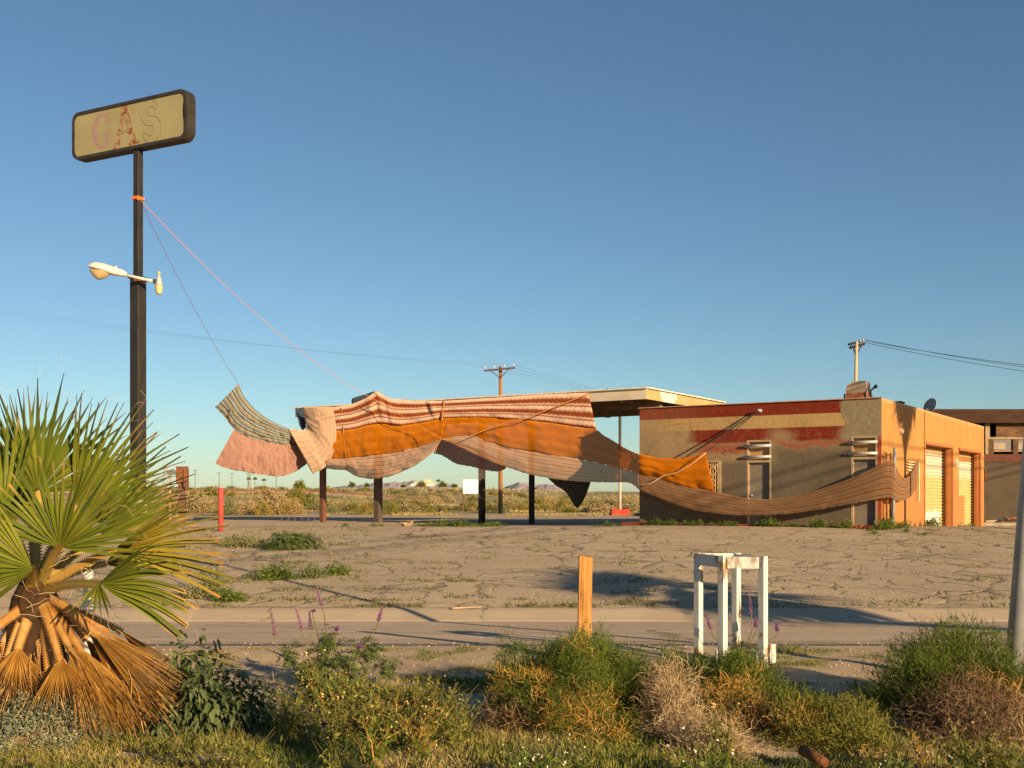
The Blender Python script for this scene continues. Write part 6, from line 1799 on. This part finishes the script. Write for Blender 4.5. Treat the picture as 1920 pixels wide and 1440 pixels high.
HB = [(502, 62, 1.75, 1.75, TT, 1900, 'large tan bush, tallest of the dry ones left of the brown post'), (462, 60, 1.2, 1.1, TT, 1200, 'rounded tan bush in front of the tallest dry one'), (492, 58.5, .8, 1.0, MX, 800, 'bush half gold and half green at the foot of the tall tan ones'), (545, 61, 1.3, 1.1, [(SCRUBO, .5, None),(SCRUBT,.5,None)], 1200, 'low golden bush right beside the tall tan one'),
      (360, 64, 1.5, 1.55, TT, 1300, 'tan bush behind the rusty post box'), (385, 63, 1.2, 1.2, TT, 900, 'tan bush just left of the red bollard'), (430, 66, 1.3, 1.1, SG, 800, 'grey green bush right of the red bollard'), (410, 57, 1.6, .55, SG, 700, 'low grey green mound at the base of the red bollard'),
      (663, 70, .62, .92, GG, 800, 'round bright green bush between the two brown posts'), (688, 61, .75, .95, MX, 900, 'gold and green bush left of the broad grey brown post'), (733, 61.5, .9, 1.15, GG, 900, 'green bush right of the broad grey brown post'), (783, 68, 1.35, 1.1, GG, 1200, 'wide dark green bush between the broad post and the white board'), (765, 65, .75, .7, TT, 700, 'small tan bush in front of the wide dark green one'),
      (810, 64, .55, .6, GG, 500, 'little green bush right of the wide dark green one'), (886, 72, .95, .95, GG, 900, 'green bush under the blank white board'), (916, 66, .6, .8, GG, 600, 'green bush just right of the peeling round post'), (978, 72, .95, .85, MX, 800, 'gold and green bush behind the black post'), (1018, 74, .9, .75, GG, 700, 'green bush right of the black post'),
      (1052, 70, 1.0, 1.2, MX, 900, 'gold green bush left of the black striped cloth tail'), (1038, 76, .8, 1.5, TT, 700, 'tall tan bush behind the black striped cloth tail'), (1122, 70, .8, .95, GG, 700, 'green bush right of the black striped cloth tail'), (1142, 73, 1.3, 1.5, TT, 1200, 'tan hedge bush left of the thin pole'), (1178, 71, 1.4, 1.4, TT, 1200, 'tan hedge bush right of the thin pole beside the building'), (1105, 68, .8, .6, SG, 600, 'low grey bush under the tip of the black cloth tail'),
      (715, 58.5, .5, .45, SG, 400, 'small grey bush near the foot of the broad post'), (624, 66, .8, .7, SG, 600, 'grey green bush right of the brown post'), (590, 72, 1.2, .8, SG, 700, 'grey green bush behind the brown post'), (940, 66, .9, .7, SG, 600, 'grey bush at the foot of the wooden utility pole')]
for px, d, w_, h, mats, n, lab in HB: bush('desert_bush', lab, 'bush', far(px, d*1.36), w_*1.36, h*1.36, mats, int(n*3), .075)
# many more, copied from five kinds
kinds = []
for k, (mats, lab) in enumerate(((TT, 'tan dry bush in the open desert scrub'), (SG, 'grey green bush in the open desert scrub'), (GG, 'dark green bush in the open desert scrub'), (MX, 'gold and green bush in the open desert scrub'), ([(SCRUBG,.5,None),(SCRUBT,.5,None)], 'mixed grey and tan bush in the open desert scrub'))):
    kinds.append(bush('scrub_bush', lab, 'bush', (0,0,0), 1, 1, mats, 1100, .13, 'scattered desert scrub bushes'))
usedk = set(); cnt = 0; fr = random.Random(12)
while cnt < 230:
    d = 88+210*fr.random()**1.5; px = fr.uniform(150, 1215)
    if 67 < d < 95 and px > 600 and fr.random() < .5: continue
    if noise.noise(V((px*.012, d*.05, 0))) < -.25: continue
    k = fr.choice((0,0,1,1,1,2,3,4,4)); o = kinds[k] if k not in usedk else copy_tree(kinds[k]); usedk.add(k)
    s_ = fr.uniform(.6, 1.6)*(1+.25*(d > 150)); o.location = far(px, d); o.scale = (s_*fr.uniform(.9,1.5), s_, s_*fr.uniform(.55,.95)); o.rotation_euler = (0,0,fr.uniform(0,6.28)); cnt += 1
# the low growth between and the far scrub plain as one mass
m = MB(); sr_ = random.Random(21)
for i in range(30000):
    d = 79.2+60*sr_.random()**1.6 if i < 16000 else 120+900*sr_.random()**2.2
    px = sr_.uniform(-40, 1225) if d < 300 else sr_.uniform(-100, 2000); x = (px-960)/F*d
    if noise.noise(V((x*.16, d*.13, 4))) < .02: continue
    p = V((x, d, zt(x, d)-.03)); big = 1+max(0, d-110)/75
    h = sr_.uniform(.08,.28)*min(big, 4.2); w_ = sr_.uniform(.05,.14)*big
    a = V((sr_.uniform(-.6,.6), sr_.uniform(-.6,.6), 1)).normalized()
    m.add([p-V((w_,0,0)), p+V((w_,0,0)), p+a*h], [(0,1,2)], sr_.random())
o = m.build('desert_scrub', leafy('scrub_mass', [(0,(.085,.085,.03)), (.4,(.17,.155,.06)), (.7,(.28,.21,.09)), (1,(.38,.28,.13))], .1, nscale=.05, wn=.45), origin=(0,0,0)); tag(o, 'low desert scrub spreading to the horizon', 'scrub', kind='stuff')

# trees far off
def far_tree(px, ybase, ytop, d, w_px, label, mat=GRN, palmlike=False, grp=None):
    b = P(px, ybase, d); h = (ybase-ytop)/F*d; w_ = w_px/F*d
    s = thing('palm_tree' if palmlike else 'tree', label, 'palm' if palmlike else 'tree', b, grp)
    m = MB(); m.tube([b-UP*1.5, b+UP*h*.55], [w_*.05+.08, .05*w_+.05], 6); m.build('trunk', BRN, s)
    m = MB(); c_ = b+UP*h*(.68 if palmlike else .15)
    rz = h*(.34 if palmlike else .85)
    for i in range(420):
        p, dd, r = dome(c_, w_*.62, w_*.5, rz*.9, .7); a = (dd+unit()).normalized(); q = a.cross(unit()).normalized(); l_ = w_*.13*rnd(.6,1.4)
        m.add([p-q*l_*.4, p+q*l_*.4, p+a*l_], [(0,1,2)])
    m.build('crown', mat, s)
far_tree(562, 918, 895, 170, 25, 'round olive tree standing above the scrub left of the brown post', GRN2)
for px, yt, w_, lab in ((660,899,15,'small far tree on the skyline between the posts'),(688,902,12,'small far tree beside the broad post'),(756,906,12,'low far tree hiding the left wing of the white house'),(790,897,22,'spreading tan tree above the white house'),(830,900,17,'dark far tree right of the white house'),(852,905,13,'low dark far tree near the white board'),(1002,918,12,'tiny far tree below the mountains')):
    far_tree(px, 914, yt, 385, w_, lab, SCRUBG if 'tan' in lab else GRN)
for px, yt, lab in ((822,898,'lone far palm right of the white house'),(466,893,'left palm of the far pair on the left skyline'),(478,893,'right palm of the far pair on the left skyline'),(495,896,'short far palm right of the pair on the skyline')):
    far_tree(px, 912, yt, 480, 8, lab, GRN, True)
hs_ = thing('white_house', 'low white house among trees on the far edge of the desert', 'house', P(797, 916, 400))
m = MB(); c_ = P(797, 908, 400); m.box(c_, (7,6,1.5)); m.box(c_+V((1,-1,1.1)), (2.6,4,.9)); m.box(c_+V((-3.5,-2,-.3)), (3,4,1.0)); m.build('walls', plain('white_render', (.62,.54,.42), None, .5, .8, 0), hs_)
m = MB(); m.box(c_+V((0,0,.85)), (7.4,6.4,.2)); m.box(c_+V((1,-1,1.65)), (3,4.4,.2)); m.build('roof', plain('pale_roof', (.55,.42,.30), None, .5, .8, 0), hs_)
# pylons and poles on the left skyline
def far_pole(px, yt, d, label, lattice=False, proto=None):
    b = P(px, 910, d); h = (910-yt)/F*d
    s = thing('pylon' if lattice else 'far_pole', label, 'pylon' if lattice else 'utility pole', b-UP*1.5)
    m = MB()
    if lattice:
        for sx, sy in ((-1,-1),(1,-1),(1,1),(-1,1)): m.tube([b+V((sx*1.1,sy*1.1,-1.5)), b+V((sx*.25,sy*.25,h))], .10, 4)
        for k in range(5):
            z = h*k/5; w_ = 1.1-.85*k/5; m.tube([b+V((-w_,-w_,z)), b+V((w_*.85,-w_*.85,z+h/5))], .07, 4); m.tube([b+V((w_,-w_,z)), b+V((-w_*.85,-w_*.85,z+h/5))], .07, 4)
    else: m.tube([b-UP*1.5, b+UP*h], .085, 5)
    m.build('mast', M['galv'] if lattice else M['dark_wood'], s)
    m = MB(); m.box(b+UP*h*.93, (1.5,.09,.10)); m.build('crossarm', M['galv'] if lattice else M['dark_wood'], s)
far_pole(311, 872, 330, 'faint steel pylon on the skyline left of the small sign', True)
for px, yt, lab in ((366,880,'far pole left of the red bollard'),(411,885,'far pole rising behind the red bollard'),(435,887,'far pole just right of the red bollard'),(465,886,'far pole of the close pair, left one'),(469,889,'far pole of the close pair, right one'),(518,892,'far pole standing below the pink cloth')):
    far_pole(px, yt, 310, lab)
# railway along its bank
tr = thing('railway_track', 'rusty railway track on its low bank across the desert', 'railway', (-40, 148, 1.2))
m = MB()
for off_ in (0, 1.45):
    pts = [V((x, 148+off_+.10*(x+40), zt(x, 148+off_+.10*(x+40))+.42)) for x in range(-130, -8, 6)]
    m.tube(pts, .11, 4)
m.build('rail', plain('rail_rust', (.16,.07,.045), None, 1, .8, 0), tr)
m = MB(); rows = []
for dy, dz in ((-2.6,-.35),(-1.2,.32),(2.7,.32),(4.1,-.35)):
    rows.append([V((x, 148+dy+.10*(x+40), zt(x, 148+dy+.10*(x+40))+dz)) for x in range(-130, -8, 6)])
m.grid(rows); m.build('ballast', plain('track_ballast', (.30,.22,.16), (.20,.14,.10), 1.5, .95, .4), tr)

# off to the right, out of the picture: two palms and a power line whose shadows reach the lot and walls
def tall_palm(label, x, y, h, tr_r, crown_r, nf, skirt):
    b = V((x, y, zt(x, y))); s = thing('palm_tree', label, 'palm', b)
    m = MB(); m.tube([b-UP*.2, b+UP*h], [tr_r*1.25, tr_r], 12); m.build('trunk', plain('tall_palm_trunk' , (.20,.14,.09), (.13,.09,.06), 4, .9, .4), s)
    m = MB(); t_ = b+UP*h
    for i in range(nf):
        an = 6.283*i/nf*1.618; el = rnd(-.35, 1.1); ax_ = V((math.cos(an)*math.cos(el), math.sin(an)*math.cos(el), math.sin(el)))
        hub = t_+ax_*crown_r*.35; nr = (UP-ax_*UP.dot(ax_)).normalized()
        fan(m, hub, ax_, nr, crown_r*.65, 1.0, 18, .35); mp = m
        m.ribbon([t_, hub], [.05,.03], nr)
    m.build('crown', PG, s)
    m = MB()
    for i in range(skirt):
        an = rnd(0, 6.28); rr_ = .66*crown_r*rnd(.03, 1)**1.2; dr_ = 2.1*max(0,1-rr_/(.72*crown_r))**1.3+rnd(.0,.7)
        o_ = V((math.cos(an), math.sin(an), 0)); p = t_+o_*tr_r+UP*.2; q = t_+o_*rr_-UP*(.25*dr_); e_ = t_+o_*rr_*rnd(.75,1.0)-UP*dr_
        m.ribbon([p, q, e_], [.14,.24,.04], o_+unit()*.5)
    if skirt: m.build('dead_skirt', PD, s)
    return s
tall_palm('short palm standing beyond the right edge whose shadow falls over the kerb', 10.2, 8.75, 2.9, .22, 1.9, 26, 60)
tall_palm('tall palm beyond the right edge that shades the orange wall', 13.48+.592*9.5, 36.57-.806*9.5, 7.5, .12, 3.0, 22, 420)
pl = thing('power_line', 'two heavy cables on a pair of poles beyond the right edge', 'power line', (28.4, 23, 0))
ea = V((28.4-.55*36, 23-.83*36, 0)); eb = V((28.4+.55*70, 23+.83*70, 0))
for q in (ea, eb):
    m = MB(); m.tube([q-UP*.5, q+UP*9.4], [.15,.10], 8); m.build('pole', M['dark_wood'], pl)
for dz_, dn_ in ((8.45, 0), (9.0, .35)):
    m = MB(); o_ = V((.83,-.55,0))*dn_; wire(m, ea+UP*dz_+o_, eb+UP*dz_+o_, .1, .035, 20); m.build('cable', M['wire'], pl)
